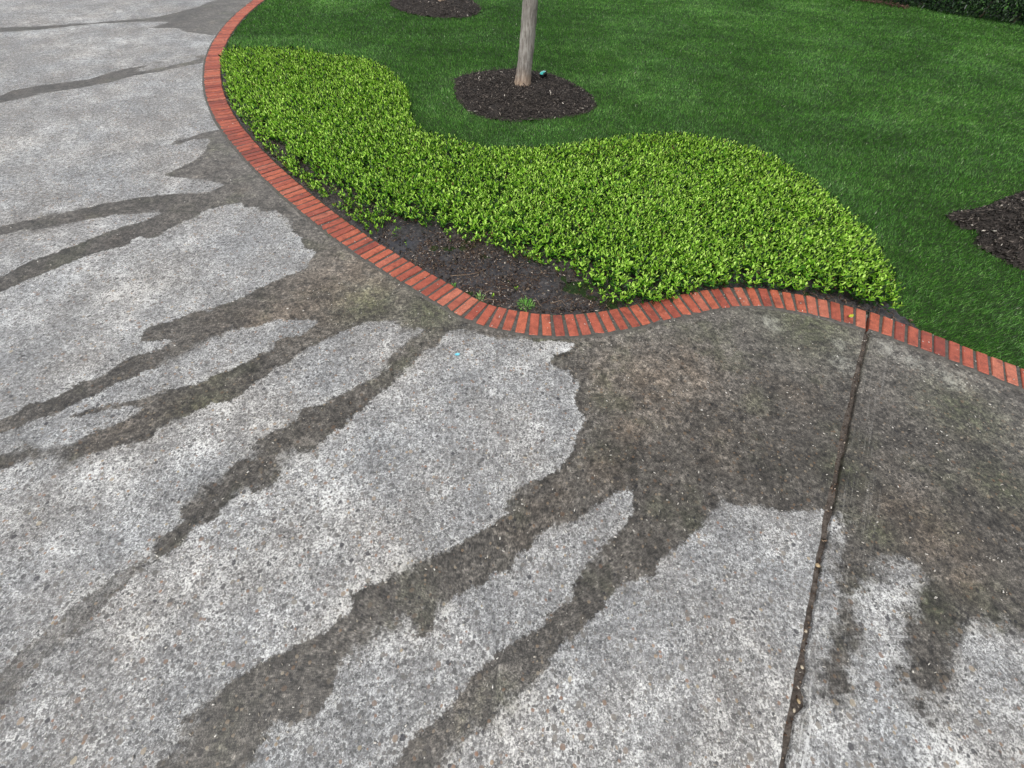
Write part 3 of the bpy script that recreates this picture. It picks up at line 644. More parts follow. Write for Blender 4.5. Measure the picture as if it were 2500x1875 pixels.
def slab(name, xs, ys, tab, side, polys, parent, skirt):
    X, Y = np.meshgrid(xs, ys)
    jx = joint_x(tab, ys)
    wob = .004 * (vnoise(np.c_[ys * 0 + side, ys], 14, 3) - .5) * 2 + .003 * (vnoise(np.c_[ys * 0 + side, ys], 55, 4) - .5) * 2
    if side > 0:
        wob = wob + .032 * np.exp(-((ys + .075) / .022) ** 2) + .008 * np.exp(-((ys - .02) / .03) ** 2)
    fall = np.exp(-np.abs(X) / .03)
    X = X + jx[:, None] + wob[:, None] * fall
    Z = np.zeros_like(X)
    P = np.c_[X.ravel(), Y.ravel()]
    Z = (vnoise(P, .8, 5) - .5) * .006
    s = np.full(len(P), -1e9)
    for k in polys:
        s = np.maximum(s, sdf(P, DATA['dry'][k]))
    if 'C' in polys:
        s = np.minimum(s, -sdf(P, DATA['spot']))
    s = np.clip(s, -.5, .5)
    def spots(key):
        w = np.zeros(len(P))
        for x, y, r_ in DATA[key]:
            w = np.maximum(w, np.exp(-((P[:, 0] - x) ** 2 + (P[:, 1] - y) ** 2) / r_ ** 2))
        return w
    ex = {k: spots(k) for k in ('lime', 'tan', 'algae', 'fade')}
    ex['bd'] = np.clip((poly_dist(P, mid_path[::2], False) - .1) / 2.0, 0, 1)
    ex['jd'] = np.clip(np.tile(xs * .84, len(ys)), -1, 1)
    ny, nx = X.shape
    idx = np.arange(ny * nx).reshape(ny, nx)
    F = np.stack([idx[:-1, :-1], idx[:-1, 1:], idx[1:, 1:], idx[1:, :-1]], -1).reshape(-1, 4)
    cen = P[F].mean(1)
    keep = ~(in_poly(cen, interior) & (poly_dist(cen, mid_path[::2], False) > .06))
    F = F[keep]
    V = np.c_[P, Z]
    # rounded arris and vertical face along the joint
    col = idx[:, -1] if side < 0 else idx[:, 0]
    n0 = len(V)
    rows = []
    for dx, dz in ((.003, -.003), (.005, -.05)):
        q = V[col].copy(); q[:, 0] += -side * dx; q[:, 2] += dz
        rows.append(q)
    V = np.vstack([V] + rows)
    s = np.r_[s, s[col], s[col]]
    ex = {k: np.r_[v, v[col], v[col]] for k, v in ex.items()}
    a = col; Q = []
    for r in range(2):
        b = n0 + r * ny + np.arange(ny)
        q = np.stack([a[:-1], b[:-1], b[1:], a[1:]], -1)
        if side > 0: q = q[:, ::-1]
        Q.append(q[ys[:-1] < 2.3]); a = b
    F = np.vstack([F] + Q)
    return fast_obj(name, V, F, M['concrete'], parent, {'sd': s, **ex}, smooth=True)

drive = empty('driveway')
tag(drive, kind='structure')
ys = graded(-2.2, 14.5, -.45, 2.6, .026, 1.022)
xs1 = np.unique(np.r_[-graded(0, 16.0, 0, 3.4, .026, 1.022)[::-1], -.008])
xs2 = np.unique(np.r_[graded(0, 7.0, 0, 1.8, .026, 1.03), .008])
s1 = slab('concrete_slab', xs1, ys, jl, -1, [k for k in DATA['dry'] if k != 'K'], drive, True)
s2 = slab('concrete_slab', xs2, ys[ys < 6], jr, 1, ['K'], drive, True)
yj = np.arange(-2.2, 2.35, .02)
a, b = joint_x(jl, yj) - .02, joint_x(jr, yj) + .05
V = []
for i, y in enumerate(yj):
    for k in range(6):
        f = k / 5
        V.append((a[i] * (1 - f) + b[i] * f, y, 0))
V = np.array(V)
V[:, 2] = -.020 + .008 * (vnoise(V[:, :2], 30, 8) - .5) + .006 * (vnoise(V[:, :2], 90, 9) - .5)
idx = np.arange(len(V)).reshape(-1, 6)
F = np.stack([idx[:-1, :-1], idx[:-1, 1:], idx[1:, 1:], idx[1:, :-1]], -1).reshape(-1, 4)
js = fast_obj('joint_filler', V, F, M['joint_soil'], drive, smooth=True)

jn = 190
yq = rng.uniform(-.5, 1.95, jn); fq = rng.random(jn)
JQ = np.c_[joint_x(jl, yq) * (1 - fq) + joint_x(jr, yq) * fq, yq]
# ---- brick edging
edging = empty('brick_edging', (0, 0, 0))
tag(edging, 'curving row of red bricks on edge between driveway and planting', 'edging')
def brick_mesh(seed):
    r = random.Random(seed)
    bm = bmesh.new()
    bmesh.ops.create_cube(bm, size=1.0)
    for v in bm.verts:
        v.co = Vector((v.co.x * BL, v.co.y * BW, v.co.z * .06))
        v.co += Vector((r.uniform(-.003, .003), r.uniform(-.0018, .0018), r.uniform(-.0006, .0006)))
    bmesh.ops.bevel(bm, geom=[e for e in bm.edges], offset=.0035, segments=1, affect='EDGES')
    for v in bm.verts:
        v.co += Vector((r.uniform(-.0012, .0012), r.uniform(-.001, .001), r.uniform(-.0007, .0007)))
    if seed % 3 == 0:      # a chipped corner at the driveway end
        sy = 1 if seed % 2 else -1
        for v in bm.verts:
            if v.co.x > BL * .4 and v.co.y * sy > BW * .3 and v.co.z > 0:
                v.co.x -= r.uniform(.004, .012); v.co.z -= r.uniform(.001, .006)
    me = bpy.data.meshes.new('brick')
    bm.to_mesh(me); bm.free()
    me.materials.append(M['brick'])
    return me
bms = [brick_mesh(i) for i in range(10)]
for i, (x, y, a_) in enumerate(BR):
    o = bpy.data.objects.new('brick', bms[random.randrange(10)])
    link(o, edging)
    o.location = (x + random.uniform(-.0015, .0015), y + random.uniform(-.0015, .0015), -.020 + random.uniform(-.0015, .0015))
    o.rotation_euler = (random.uniform(-.010, .010), random.uniform(-.008, .008), a_ + random.uniform(-.012, .012))
def mortar(rows):
    # fine path along the rows, ribbon cross-section from the driveway to the bed
    P = rows[:, :2]; A = np.unwrap(rows[:, 2])
    n = len(P); t = np.arange(0, n - 1 + 1e-6, .2)
    px = np.interp(t, np.arange(n), P[:, 0]); py = np.interp(t, np.arange(n), P[:, 1]); aa = np.interp(t, np.arange(n), A)
    offs = [BL / 2 + .030, BL / 2 + .024, BL / 2 + .010, BL / 2 - .01, 0, -BL / 2 + .01, -BL / 2 - .010, -BL / 2 - .014]
    zz = [-.03, .0022, .0045, .004, .003, .003, .000, -.06]
    V = []
    for o_, z in zip(offs, zz):
        w = (vnoise(np.c_[t * .3, t * 0 + o_ * 50], 1.7, 11) - .5) * .008 if abs(o_) > BL / 2 else 0
        V.append(np.c_[px + np.cos(aa) * (o_ + w), py + np.sin(aa) * (o_ + w), np.full(len(t), z) + (vnoise(np.c_[t, t * 0 + o_ * 90], 2.3, 12) - .5) * .002])
    V = np.stack(V, 1)
    k = len(offs); idx = np.arange(len(t) * k).reshape(len(t), k)
    F = np.stack([idx[:-1, :-1], idx[1:, :-1], idx[1:, 1:], idx[:-1, 1:]], -1).reshape(-1, 4)
    return fast_obj('mortar_bed', V.reshape(-1, 3), F, M['mortar'], edging, smooth=True)
ext = lambda rows, e: rows
ra = BR[:JA + 1].copy(); rb = BR[JA + 1:].copy()
da = (ra[-1] - ra[-2]) * .42; db = (rb[0] - rb[1]) * .42
mortar(np.vstack([ra, ra[-1] + da])); mortar(np.vstack([rb[0] + db, rb]))

# ------------------------------------------------------------------ planting bed soil
gx = np.arange(-4.6, 3.0, .03); gy = np.arange(1.6, 7.1, .03)
X, Y = np.meshgrid(gx, gy)
P = np.c_[X.ravel(), Y.ravel()]
pud = np.array(DATA['puddle'][0])
dp = np.linalg.norm((P - pud) @ np.array([[.75, .4], [-.66, .9]]), axis=1)
wetm = np.clip(1.1 - dp / .17 + (vnoise(P, 13, 24) - .5) * 1.1 + (vnoise(P, 31, 25) - .5) * .7, 0, 1) * np.clip(2 - dp / .12, 0, 1)
wetm = np.maximum(wetm, np.clip((vnoise(P, 2.2, 21) - .62) * 3, 0, .45))
Z = -.004 + .024 * (vnoise(P, 5, 22) - .5) + .020 * (vnoise(P, 15, 23) - .5)
Z = Z * np.clip(1.3 - wetm * 1.2, .1, 1)
Z = np.where(poly_dist(P, inner_path[i_left:i_right], False) < .05, np.minimum(Z, -.004), Z)
idx = np.arange(len(P)).reshape(X.shape)
F = np.stack([idx[:-1, :-1], idx[:-1, 1:], idx[1:, 1:], idx[1:, :-1]], -1).reshape(-1, 4)
cen = P[F].mean(1)
F = F[in_poly(cen, bed) | ((poly_dist(cen, inner_path[i_left:i_right], False) < .05) & in_poly(cen, interior))]
soil = fast_obj('soil', np.c_[P, Z], F, M['soil'], None, {'wet': wetm}, smooth=True)
tag(soil, kind='structure')

# ------------------------------------------------------------------ leaf builder
def leaves(base, dirv, length, width, fold=.25, side=None):
    """base (n,3), dirv (n,3) unit -> verts, quads (two folded quads a leaf)"""
    n = len(base)
    up = np.tile((0., 0., 1.), (n, 1))
    s = np.cross(dirv, up)
    ln = np.linalg.norm(s, axis=1, keepdims=True)
    s = np.where(ln > 1e-4, s / np.maximum(ln, 1e-6), (1., 0., 0.))
    if side is not None:      # random roll
        nn = np.cross(s, dirv)
        s = s * np.cos(side)[:, None] + nn * np.sin(side)[:, None]
    nrm = np.cross(s, dirv)
    L_ = length[:, None]; W = width[:, None]
    droop = -.10 * L_
    tip = base + dirv * L_ + nrm * droop
    f = fold * W
    l1 = base + dirv * L_ * .30 + s * W * .46 + nrm * f
    l2 = base + dirv * L_ * .68 + s * W * .40 + nrm * (f * .8 + droop * .3)
    r1 = base + dirv * L_ * .30 - s * W * .46 + nrm * f
    r2 = base + dirv * L_ * .68 - s * W * .40 + nrm * (f * .8 + droop * .3)
    V = np.stack([base, l1, l2, tip, r2, r1], 1).reshape(-1, 3)
    k = np.arange(n)[:, None] * 6
    F = np.concatenate([k + np.array([[0, 3, 2, 1]]), k + np.array([[0, 5, 4, 3]])], 1).reshape(-1, 4)
    return V, F

# ------------------------------------------------------------------ ground cover
dense_front = np.array(DATA['dense_front'])
dense = np.vstack([back, dense_front])
bare = np.array(DATA['bare'])
N = int(1220 * 7.6 * 5.4)
Q = np.c_[rng.uniform(-4.7, 2.9, N), rng.uniform(1.7, 7.0, N)]
ind = in_poly(Q, dense)
inb = in_poly(Q, bed)
inbare = in_poly(Q, bare)
gap = vnoise(Q, 3.1, 31) * .6 + vnoise(Q, 8, 32) * .4
u = rng.random(N)
d_front = poly_dist(Q, dense_front, False)
thin = np.clip((.29 - gap) * 5, 0, .42)
strip = np.clip(1 - poly_dist(Q, inner_path[i_left:i_right], False) / .07, 0, 1)
keep_d = ind & (u < np.clip(.55 + d_front * 3, 0, 1) - thin)
keep_s = inb & ~ind & ~inbare & (Q[:, 0] < 2.3) & (u < np.clip(.95 - d_front * .9, .25, .85) * np.clip((gap - .26) * 5, .10, 1.0)) & (strip < .6)
keep_b = inb & inbare & (u < .012 + .42 * np.exp(-d_front / .05) * np.clip((gap - .3) * 4, 0, 1))
km = keep_d | keep_s | keep_b
Q = Q[km]; ind = ind[km]; d_front = d_front[km]; gap = gap[km]
d_edge = poly_dist(Q, back, False)
n = len(Q)
edge_h = np.clip(d_edge / .10, 0, 1) ** .5
h = .135 * (.62 + .38 * edge_h) * (.82 + .36 * vnoise(Q, 2.6, 33)) * rng.uniform(.68, 1.14, n)
h = np.where(ind, h * np.clip(.58 + d_front * 2.6, .58, 1), h * rng.uniform(.25, .62, n))
# lean: outward at edges, else random
cx = np.c_[rng.normal(0, .16, n), rng.normal(0, .16, n)]
stem_dir = np.c_[cx, np.ones(n)]
stem_dir /= np.linalg.norm(stem_dir, axis=1, keepdims=True)
stems_b = np.c_[Q, np.full(n, -.005)]
stems_t = stems_b + stem_dir * h[:, None]
NL = 11
az0 = rng.uniform(0, 2 * np.pi, n)
Vs, Fs, Ts, off = [], [], [], 0
for k in range(NL):
    node = k // 2
    f = np.clip(1.0 - node * .155 - rng.uniform(0, .04, n), .12, 1)
    if k == NL - 1: f = np.ones(n)
    az_ = az0 + node * 1.57 + (k % 2) * np.pi + rng.normal(0, .35, n)
    el = np.radians(np.clip(58 - node * 13 + rng.normal(0, 13, n), -10, 82))
    if k == NL - 1: el = np.radians(rng.uniform(60, 85, n))
    dv = np.c_[np.cos(az_) * np.cos(el), np.sin(az_) * np.cos(el), np.sin(el)] + stem_dir * .15
    dv /= np.linalg.norm(dv, axis=1, keepdims=True)
    Ln = rng.uniform(.022, .041, n) * (1.0 if node else .90) * np.where(ind, 1, .86)
    Wd = Ln * rng.uniform(.40, .56, n)
    sel = rng.random(n) < np.where(ind, .93, .68)
    if node >= 3: sel &= (h * f > .03)
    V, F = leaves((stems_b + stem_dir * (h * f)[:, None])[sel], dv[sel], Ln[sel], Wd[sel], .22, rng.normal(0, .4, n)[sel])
    tone = np.clip(.88 - node * .215 + rng.normal(0, .15, n) + (vnoise(Q, 2.3, 35) - .5) * .18 - np.where(ind, 0, .06), .03, 1)  # lower leaves darker: partly age, partly shade of the gaps painted in
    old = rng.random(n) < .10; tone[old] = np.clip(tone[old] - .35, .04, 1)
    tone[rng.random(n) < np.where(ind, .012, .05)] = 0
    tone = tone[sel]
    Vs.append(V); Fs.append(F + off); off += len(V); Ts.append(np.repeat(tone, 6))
nleaf_q = sum(len(f) for f in Fs)
# stems: two crossed slender quads tapering up
sel = (~ind) | (rng.random(n) < .45)
sb, st_ = stems_b[sel], stems_t[sel]
for axis in ((.0016, 0, 0), (0, .0016, 0)):
    a_ = np.array(axis)
    V = np.stack([sb - a_, sb + a_, st_ + a_ * .5, st_ - a_ * .5], 1).reshape(-1, 3)
    F = np.arange(len(V)).reshape(-1, 4)
    Vs.append(V); Fs.append(F + off); off += len(V); Ts.append(np.repeat(rng.uniform(0, .75, len(sb)), 4))
Fa = np.vstack(Fs)
mi = np.zeros(len(Fa), np.int32); mi[nleaf_q:] = 1
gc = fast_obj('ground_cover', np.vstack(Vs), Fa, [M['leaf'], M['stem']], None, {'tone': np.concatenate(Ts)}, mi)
tag(gc, 'low mass of bright green leafy ground cover filling the curved bed', 'ground cover', kind='stuff')

# ------------------------------------------------------------------ chips, husks and litter
def chips(Q, z, lmin, lmax, wr, tr, tilt=.35):
    """tapered six-sided slivers: 8 verts, 6 quads each"""
    n = len(Q)
    a = rng.uniform(0, 2 * np.pi, n); e = rng.normal(0, tilt, n)
    d = np.c_[np.cos(a) * np.cos(e), np.sin(a) * np.cos(e), np.sin(e)]
    s = np.c_[-np.sin(a), np.cos(a), np.zeros(n)]
    rl = rng.normal(0, .5, n)[:, None]
    nn = np.cross(s, d)
    s = s * np.cos(rl) + nn * np.sin(rl); nn = np.cross(s, d)
    L_ = rng.uniform(lmin, lmax, n)[:, None]; W = L_ * rng.uniform(*wr, n)[:, None]; T = W * rng.uniform(*tr, n)[:, None]
    c = np.c_[Q, z]
    V = []
    for sx, sc in ((-.5, .7), (.5, .5)):
        for sy, sz in ((-.5, -.5), (.5, -.5), (.5, .5), (-.5, .5)):
            V.append(c + d * L_ * (sx + rng.normal(0, .06, n)[:, None]) + s * W * sy * sc * rng.uniform(.7, 1.3, n)[:, None] + nn * T * sz)
    V = np.stack(V, 1).reshape(-1, 3)
    q = np.array([[0, 1, 2, 3], [7, 6, 5, 4], [0, 4, 5, 1], [1, 5, 6, 2], [2, 6, 7, 3], [3, 7, 4, 0]])
    F = (np.arange(n)[:, None, None] * 8 + q[None]).reshape(-1, 4)
    return V, F

def sample_poly(poly, n):
    poly = np.asarray(poly); lo, hi = poly.min(0), poly.max(0)
    out = np.zeros((0, 2))
    while len(out) < n:
        q = rng.uniform(lo, hi, (n * 2, 2)); out = np.vstack([out, q[in_poly(q, poly)]])
    return out[:n]

mulch_labels = ['dark round mulch bed round the trunk in the middle of the lawn', 'dark mulch bed round the far tree at the top edge', 'dark bark mulch bed cut off by the right edge of the picture']
for ri, poly in enumerate(rings):
    lo, hi = poly.min(0) - .05, poly.max(0) + .05
    st = .03 if ri != 1 else .05
    gx = np.arange(lo[0], hi[0], st); gy = np.arange(lo[1], hi[1], st)
    X, Y = np.meshgrid(gx, gy); P = np.c_[X.ravel(), Y.ravel()]
    sdv = sdf(P, poly)
    hd_ = (.06, .07, .22)[ri]
    dome = hd_ * np.clip(sdv / (.5, .5, .42)[ri], 0, 1) ** .7
    Z = -.006 + dome + .025 * (vnoise(P, 12, 41) - .5) + .02 * (vnoise(P, 30, 42) - .5)
    idx = np.arange(len(P)).reshape(X.shape)
    F = np.stack([idx[:-1, :-1], idx[:-1, 1:], idx[1:, 1:], idx[1:, :-1]], -1).reshape(-1, 4)
    F = F[(sdv[F] > -.03).all(1)]
    nc = (10000, 2600, 8500)[ri]
    Q = sample_poly(poly, nc)
    stray = rng.random(nc) < .12; Q[stray] += rng.normal(0, .06, (stray.sum(), 2))
    zq = np.where(stray, .012, -.006) + hd_ * np.clip(sdf(Q, poly) / (.5, .5, .42)[ri], 0, 1) ** .7 + rng.uniform(0, .016, nc)
    V2, F2 = chips(Q, zq, .008, (.036, .045, .042)[ri], (.16, .42), (.35, .7), .5)
    tone = np.repeat(np.clip(rng.beta(1.3, 2.0, nc), 0, .94), 8)
    pale = np.repeat(rng.random(nc) < .010, 8); tone[pale] = 1
    V = np.vstack([np.c_[P, Z], V2]); F = np.vstack([F, F2 + len(P)])
    mi = np.zeros(len(F), np.int32); mi[-len(F2):] = 1
    o = fast_obj('mulch_bed', V, F, [M['mulch'], M['chip']], None, {'tone': np.r_[np.zeros(len(P)), tone]}, mi)
    tag(o, mulch_labels[ri], 'mulch', kind='stuff')

# litter on the bare soil and under the thin leaves
eb = np.vstack([dense_front[10:], bare])
LQ = np.vstack([sample_poly(bare, 3600), sample_poly(DATA['sparse'], 7000), np.repeat(dense_front[10:20], 260, 0) + rng.normal(0, .11, (2600, 2))])
LQ = LQ[in_poly(LQ, bed) & (poly_dist(LQ, inner_path[i_left:i_right], False) > .012)]
w = vnoise(LQ, 6, 51) * .6 + .4 * vnoise(LQ, 2.5, 52)
dpq = np.linalg.norm((LQ - pud) @ np.array([[.75, .4], [-.66, .9]]), axis=1)
LQ = LQ[(rng.random(len(LQ)) < np.clip((w - .25) * 2.4, .12, 1)) & (dpq > .09)]
V, F = chips(LQ, rng.uniform(.0, .012, len(LQ)), .004, .019, (.12, .42), (.2, .5), .25)
tone = rng.beta(1.3, 2.0, len(LQ)) * .9; tone[rng.random(len(LQ)) < .055] = 1
lit = fast_obj('plant_litter', V, F, M['litter'], None, {'tone': np.repeat(tone, 8)})
tag(lit, 'scattered brown stems and pale husks lying on the bare soil', 'litter', kind='stuff')
CQ = np.vstack([sample_poly(bare, 350), sample_poly(DATA['sparse'], 450)])
CQ = CQ[in_poly(CQ, bed) & (poly_dist(CQ, inner_path[i_left:i_right], False) > .02)]
V, F = chips(CQ, rng.uniform(-.006, .004, len(CQ)), .008, .030, (.6, 1.0), (.5, .8), .5)
cl_ = fast_obj('soil_clod', V, F, M['chip'], None, {'tone': np.repeat(rng.beta(2, 2.5, len(CQ)) * .8, 8)})
tag(cl_, 'dark crumbs and clods of soil on the bare part of the bed', 'soil', kind='stuff')
# strip of litter along the bed edge beside the right hand bricks
strip_i = inner_path[JA - 24:i_right]
SQ = np.repeat(strip_i, 14, 0) - np.repeat(OUT[JA - 24:i_right], 14, 0) * rng.uniform(.008, .075, len(strip_i) * 14)[:, None] + rng.normal(0, .03, (len(strip_i) * 14, 2))
SQ = SQ[in_poly(SQ, bed)]
V, F = chips(SQ, rng.uniform(0, .012, len(SQ)), .006, .026, (.14, .5), (.2, .5), .25)
tone = rng.beta(1.2, 1.8, len(SQ)) * .85
lit2 = fast_obj('plant_litter', V, F, M['litter'], None, {'tone': np.repeat(tone, 8)})
tag(lit2, 'narrow band of dry brown litter between the right hand bricks and the leaves', 'litter', kind='stuff')
# pale husks blown over driveway and bricks; extra near ones imitate wet sparkle
HQ = np.vstack([np.c_[rng.uniform(-5, 5, 1500), rng.uniform(-.4, 6.0, 1500)], np.c_[rng.uniform(-1.5, 3.2, 1000), rng.uniform(-.3, 2.2, 1000)]])
HQ = HQ[~(in_poly(HQ, interior) & (poly_dist(HQ, mid_path, False) > .09))]
zz = np.where(poly_dist(HQ, mid_path, False) < .1, .0125, .0045)
V, F = chips(HQ, zz, .004, .011, (.35, .8), (.3, .5), .12)
hk = fast_obj('husk_litter', V, F, M['husk'], None, {'tone': np.repeat(rng.random(len(HQ)), 8)})
tag(hk, 'tiny pale husks, some standing in for wet sparkle, scattered over the wet concrete and bricks', 'litter', kind='stuff')

V, F = chips(JQ, rng.uniform(-.021, -.013, jn), .004, .011, (.4, .9), (.4, .8), .4)
jg = fast_obj('joint_grit', V, F, M['litter'], drive, {'tone': np.repeat(rng.beta(1.5, 1.5, jn), 8)})
tag(jg, kind='stuff')

# ------------------------------------------------------------------ grass
def project(P):
    """rough view bounds, only used to skip blades far outside what any nearby viewer sees"""
    p = math.radians(54); dz = -CAM_H
    x, y = P[:, 0], P[:, 1]
    depth = y * math.cos(p) + (-dz) * math.sin(p)
    v = y * math.sin(p) - (-dz) * math.cos(p)
    return 940 * x / depth, 940 * v / depth
def grass_points(n, x0, x1, y0, y1, rho):
    q = np.c_[rng.uniform(x0, x1, n), rng.uniform(y0, y1, n)]
    d = np.sqrt((q ** 2).sum(1) + CAM_H ** 2)
    px, py = project(q)
    vis = (np.abs(px) < 1500) & (py < 1120)
    q = q[vis & (rng.random(n) < np.clip((3.6 / d) ** 1.25, 0, 1))]
    ok = in_poly(q, lp) & ~in_poly(q, bed)
    for poly in rings:
        s = sdf(q[ok], poly) if ok.any() else np.zeros(0)
        idx_ = np.where(ok)[0]
        ok[idx_[s > .028 + (.10 * (vnoise(q[ok], 9, 61) - .5) + .05 * (vnoise(q[ok], 31, 60) - .5))]] = False
    return q[ok]
box = (-6.5, 16.0, .2, 16.5)
RHO = 18500
n0 = int(RHO * (box[1] - box[0]) * (box[3] - box[2]))
GQ = np.vstack([grass_points(n0 // 4, *box, RHO) for _ in range(4)])
n = len(GQ)
d = np.sqrt((GQ ** 2).sum(1) + CAM_H ** 2)
print('grass blades', n)
ga = rng.uniform(0, 2 * np.pi, n)
hh = rng.uniform(.016, .027, n) * (.80 + .4 * vnoise(GQ, 7.0, 62))
ww = .0026 * np.clip(d / 3.6, 1, 4) ** .75 * rng.uniform(.7, 1.3, n)
# swirling lean left by mowing and rain
la = 2.4 * np.pi * vnoise(GQ, 1.1, 63) + rng.normal(0, 1.5, n)
lm = hh * (.35 + .5 * vnoise(GQ, 5, 64)) * rng.uniform(.3, 1.6, n)
bz = np.full(n, -.012)
bvec = np.c_[np.cos(ga), np.sin(ga)] * ww[:, None] / 2
V = np.stack([np.c_[GQ - bvec, bz], np.c_[GQ + bvec, bz], np.c_[GQ + np.c_[np.cos(la), np.sin(la)] * lm[:, None], bz + hh]], 1).reshape(-1, 3)
F = np.arange(3 * n).reshape(-1, 3)
tone = np.clip(rng.beta(1.3, 1.7, n) * .9 + .16 * (vnoise(GQ, .8, 65) - .5) + .17 * (vnoise(GQ, 11, 66) - .5) + .16 * (vnoise(GQ * np.array((.4, 1.6)), 3, 67) - .5), 0, .96)
tone[rng.random(n) < .003] = 1.0
grass = fast_obj('grass', V, F, M['grass'], None, {'tone': np.repeat(tone, 3)})
tag(grass, 'short dense dark green mown grass of the lawn', 'grass', kind='stuff')

# ------------------------------------------------------------------ trees
def tube(path, radii, seg, rough=0.0, seed=0):
    r = np.random.default_rng(seed)
    path = np.asarray(path, float); V, F = [], []
    fur = r.random((seg, 16))
    for i, (c, rad) in enumerate(zip(path, radii)):
        t = path[min(i + 1, len(path) - 1)] - path[max(i - 1, 0)]
        t /= np.linalg.norm(t)
        u_ = np.cross(t, (0, 1, .1)); u_ /= np.linalg.norm(u_); w_ = np.cross(t, u_)
        for k in range(seg):
            a = 2 * math.pi * k / seg
            rr = rad * (1 + rough * (fur[k, (i // 2) % 16] - .5) + rough * .6 * (fur[(k * 7) % seg, (i // 5) % 16] - .5))
            V.append(c + (u_ * math.cos(a) + w_ * math.sin(a)) * rr)
    for i in range(len(path) - 1):
        for k in range(seg):
            F.append((i * seg + k, i * seg + (k + 1) % seg, (i + 1) * seg + (k + 1) % seg, (i + 1) * seg + k))
    V.append(path[-1]); m = len(V) - 1
    for k in range(seg): F.append(((len(path) - 1) * seg + k, (len(path) - 1) * seg + (k + 1) % seg, m))
    return V, F

def tree(loc, dia, lean, label, seed, nleaf, nring=70):
    r = np.random.default_rng(seed)
    t = empty('tree', (loc[0], loc[1], 0))
    tag(t, label, 'tree', 'young trees in the lawn')
    H = 2.5
    zs = np.r_[np.linspace(-.08, .3, 16), np.linspace(.33, H, nring)]
    path = [(lean[0] * z + .012 * math.sin(z * 3), lean[1] * z + .012 * math.cos(z * 2.3), z) for z in zs]
    rad = [dia / 2 * (1 - .13 * max(z, 0)) * (1 + .42 * math.exp(-max(z, 0) / .055)) for z in zs]
    V, F = tube(path, rad, 40, .10, seed)
    obj('trunk', V, F, M['bark'], t, smooth=True)
    top = np.array(path[-1]); tips = []
    for k in range(6):
        a = k * 2 * math.pi / 6 + r.uniform(-.3, .3); el = r.uniform(.7, 1.2)
        ln = r.uniform(1.2, 1.9)
        p0 = np.array(path[-1 - 3 * k])
        pts = [p0 + np.array((math.cos(a) * math.cos(el) * s * ln, math.sin(a) * math.cos(el) * s * ln, math.sin(el) * s * ln + .15 * s * s)) for s in np.linspace(0, 1, 9)]
        V, F = tube(pts, np.linspace(rad[-1] * .55, .008, 9), 8, .05, seed + k)
        obj('limb', V, F, M['bark'], t, smooth=True)
        tips += [pts[i] for i in range(3, 9)]
    tips = np.array(tips)
    c = tips[r.integers(0, len(tips), nleaf)] + r.normal(0, .26, (nleaf, 3))
    c[:, 2] = np.maximum(c[:, 2], 2.2)
    d_ = r.normal(0, 1, (nleaf, 3)); d_[:, 2] -= .4; d_ /= np.linalg.norm(d_, axis=1, keepdims=True)
    V, F = leaves(c, d_, r.uniform(.05, .09, nleaf), r.uniform(.025, .045, nleaf), .2)
    fast_obj('crown', V, F, M['tree_leaf'], t, {'tone': np.repeat(r.random(nleaf), 6)})
    return t
tx, ty = DATA['trunk1'][0]
tree((tx, ty + .06), .188, (.055, .0), 'grey barked young tree in the mulch circle in the middle of the lawn', 3, 1300)
tree((-1.72, 10.42), .165, (-.02, .0), 'distant young tree whose trunk foot just shows at the top edge', 5, 1100, 40)

# ------------------------------------------------------------------ hedge
hl = np.array(DATA['hedge'])
hd = empty('hedge', (hl[:, 0].mean(), hl[:, 1].mean(), 0))
tag(hd, 'dark green clipped hedge along the far top right edge of the lawn', 'hedge')
hv = hl[-1] - hl[0]; hlen = np.linalg.norm(hv); hv /= hlen
hn = np.array((-hv[1], hv[0]))
if hn @ (-hl[0]) > 0: hn = -hn          # hn points away from the viewer
nh = 17000
s_ = rng.uniform(-.5, hlen + .6, nh)
base_xy = np.c_[np.interp(s_, np.linspace(0, hlen, len(hl)), hl[:, 0]), np.interp(s_, np.linspace(0, hlen, len(hl)), hl[:, 1])]
zz = rng.uniform(.04, 1.25, nh) ** 1.0
bulge = .16 * vnoise(np.c_[s_, zz * 1.6], 2.3, 71) + .07 * vnoise(np.c_[s_, zz], 6.5, 72)
dep = rng.exponential(.12, nh) + bulge + .05 * (zz < .15) + .03
dep = np.minimum(dep, .85)
Pl = np.c_[base_xy + hn * dep[:, None], zz]
dv = np.c_[np.tile(-hn, (nh, 1)) * rng.uniform(.1, 1.0, (nh, 1)) + rng.normal(0, .5, (nh, 2)), rng.normal(-.05, .55, nh)]
dv /= np.linalg.norm(dv, axis=1, keepdims=True)
Pl -= np.array((*hd.location,))
V, F = leaves(Pl, dv, rng.uniform(.05, .10, nh), rng.uniform(.022, .042, nh), .18, rng.normal(0, .5, nh))
fast_obj('foliage', V, F, M['hedge_leaf'], hd, {'tone': np.repeat(np.clip(rng.beta(1.7, 2.2, nh), 0, 1), 6)})
for k in range(9):
    s = (k + .5) / 9 * hlen
    q = hl[0] + hv * s + hn * .42 - np.array(hd.location[:2])
    V, F = tube([(q[0], q[1], -.03), (q[0] + .02, q[1], .4), (q[0] - .03, q[1] + .02, .8), (q[0], q[1], 1.15)], (.03, .026, .02, .012), 8, .1, k)
    obj('stem', V, F, M['bark'], hd, smooth=True)
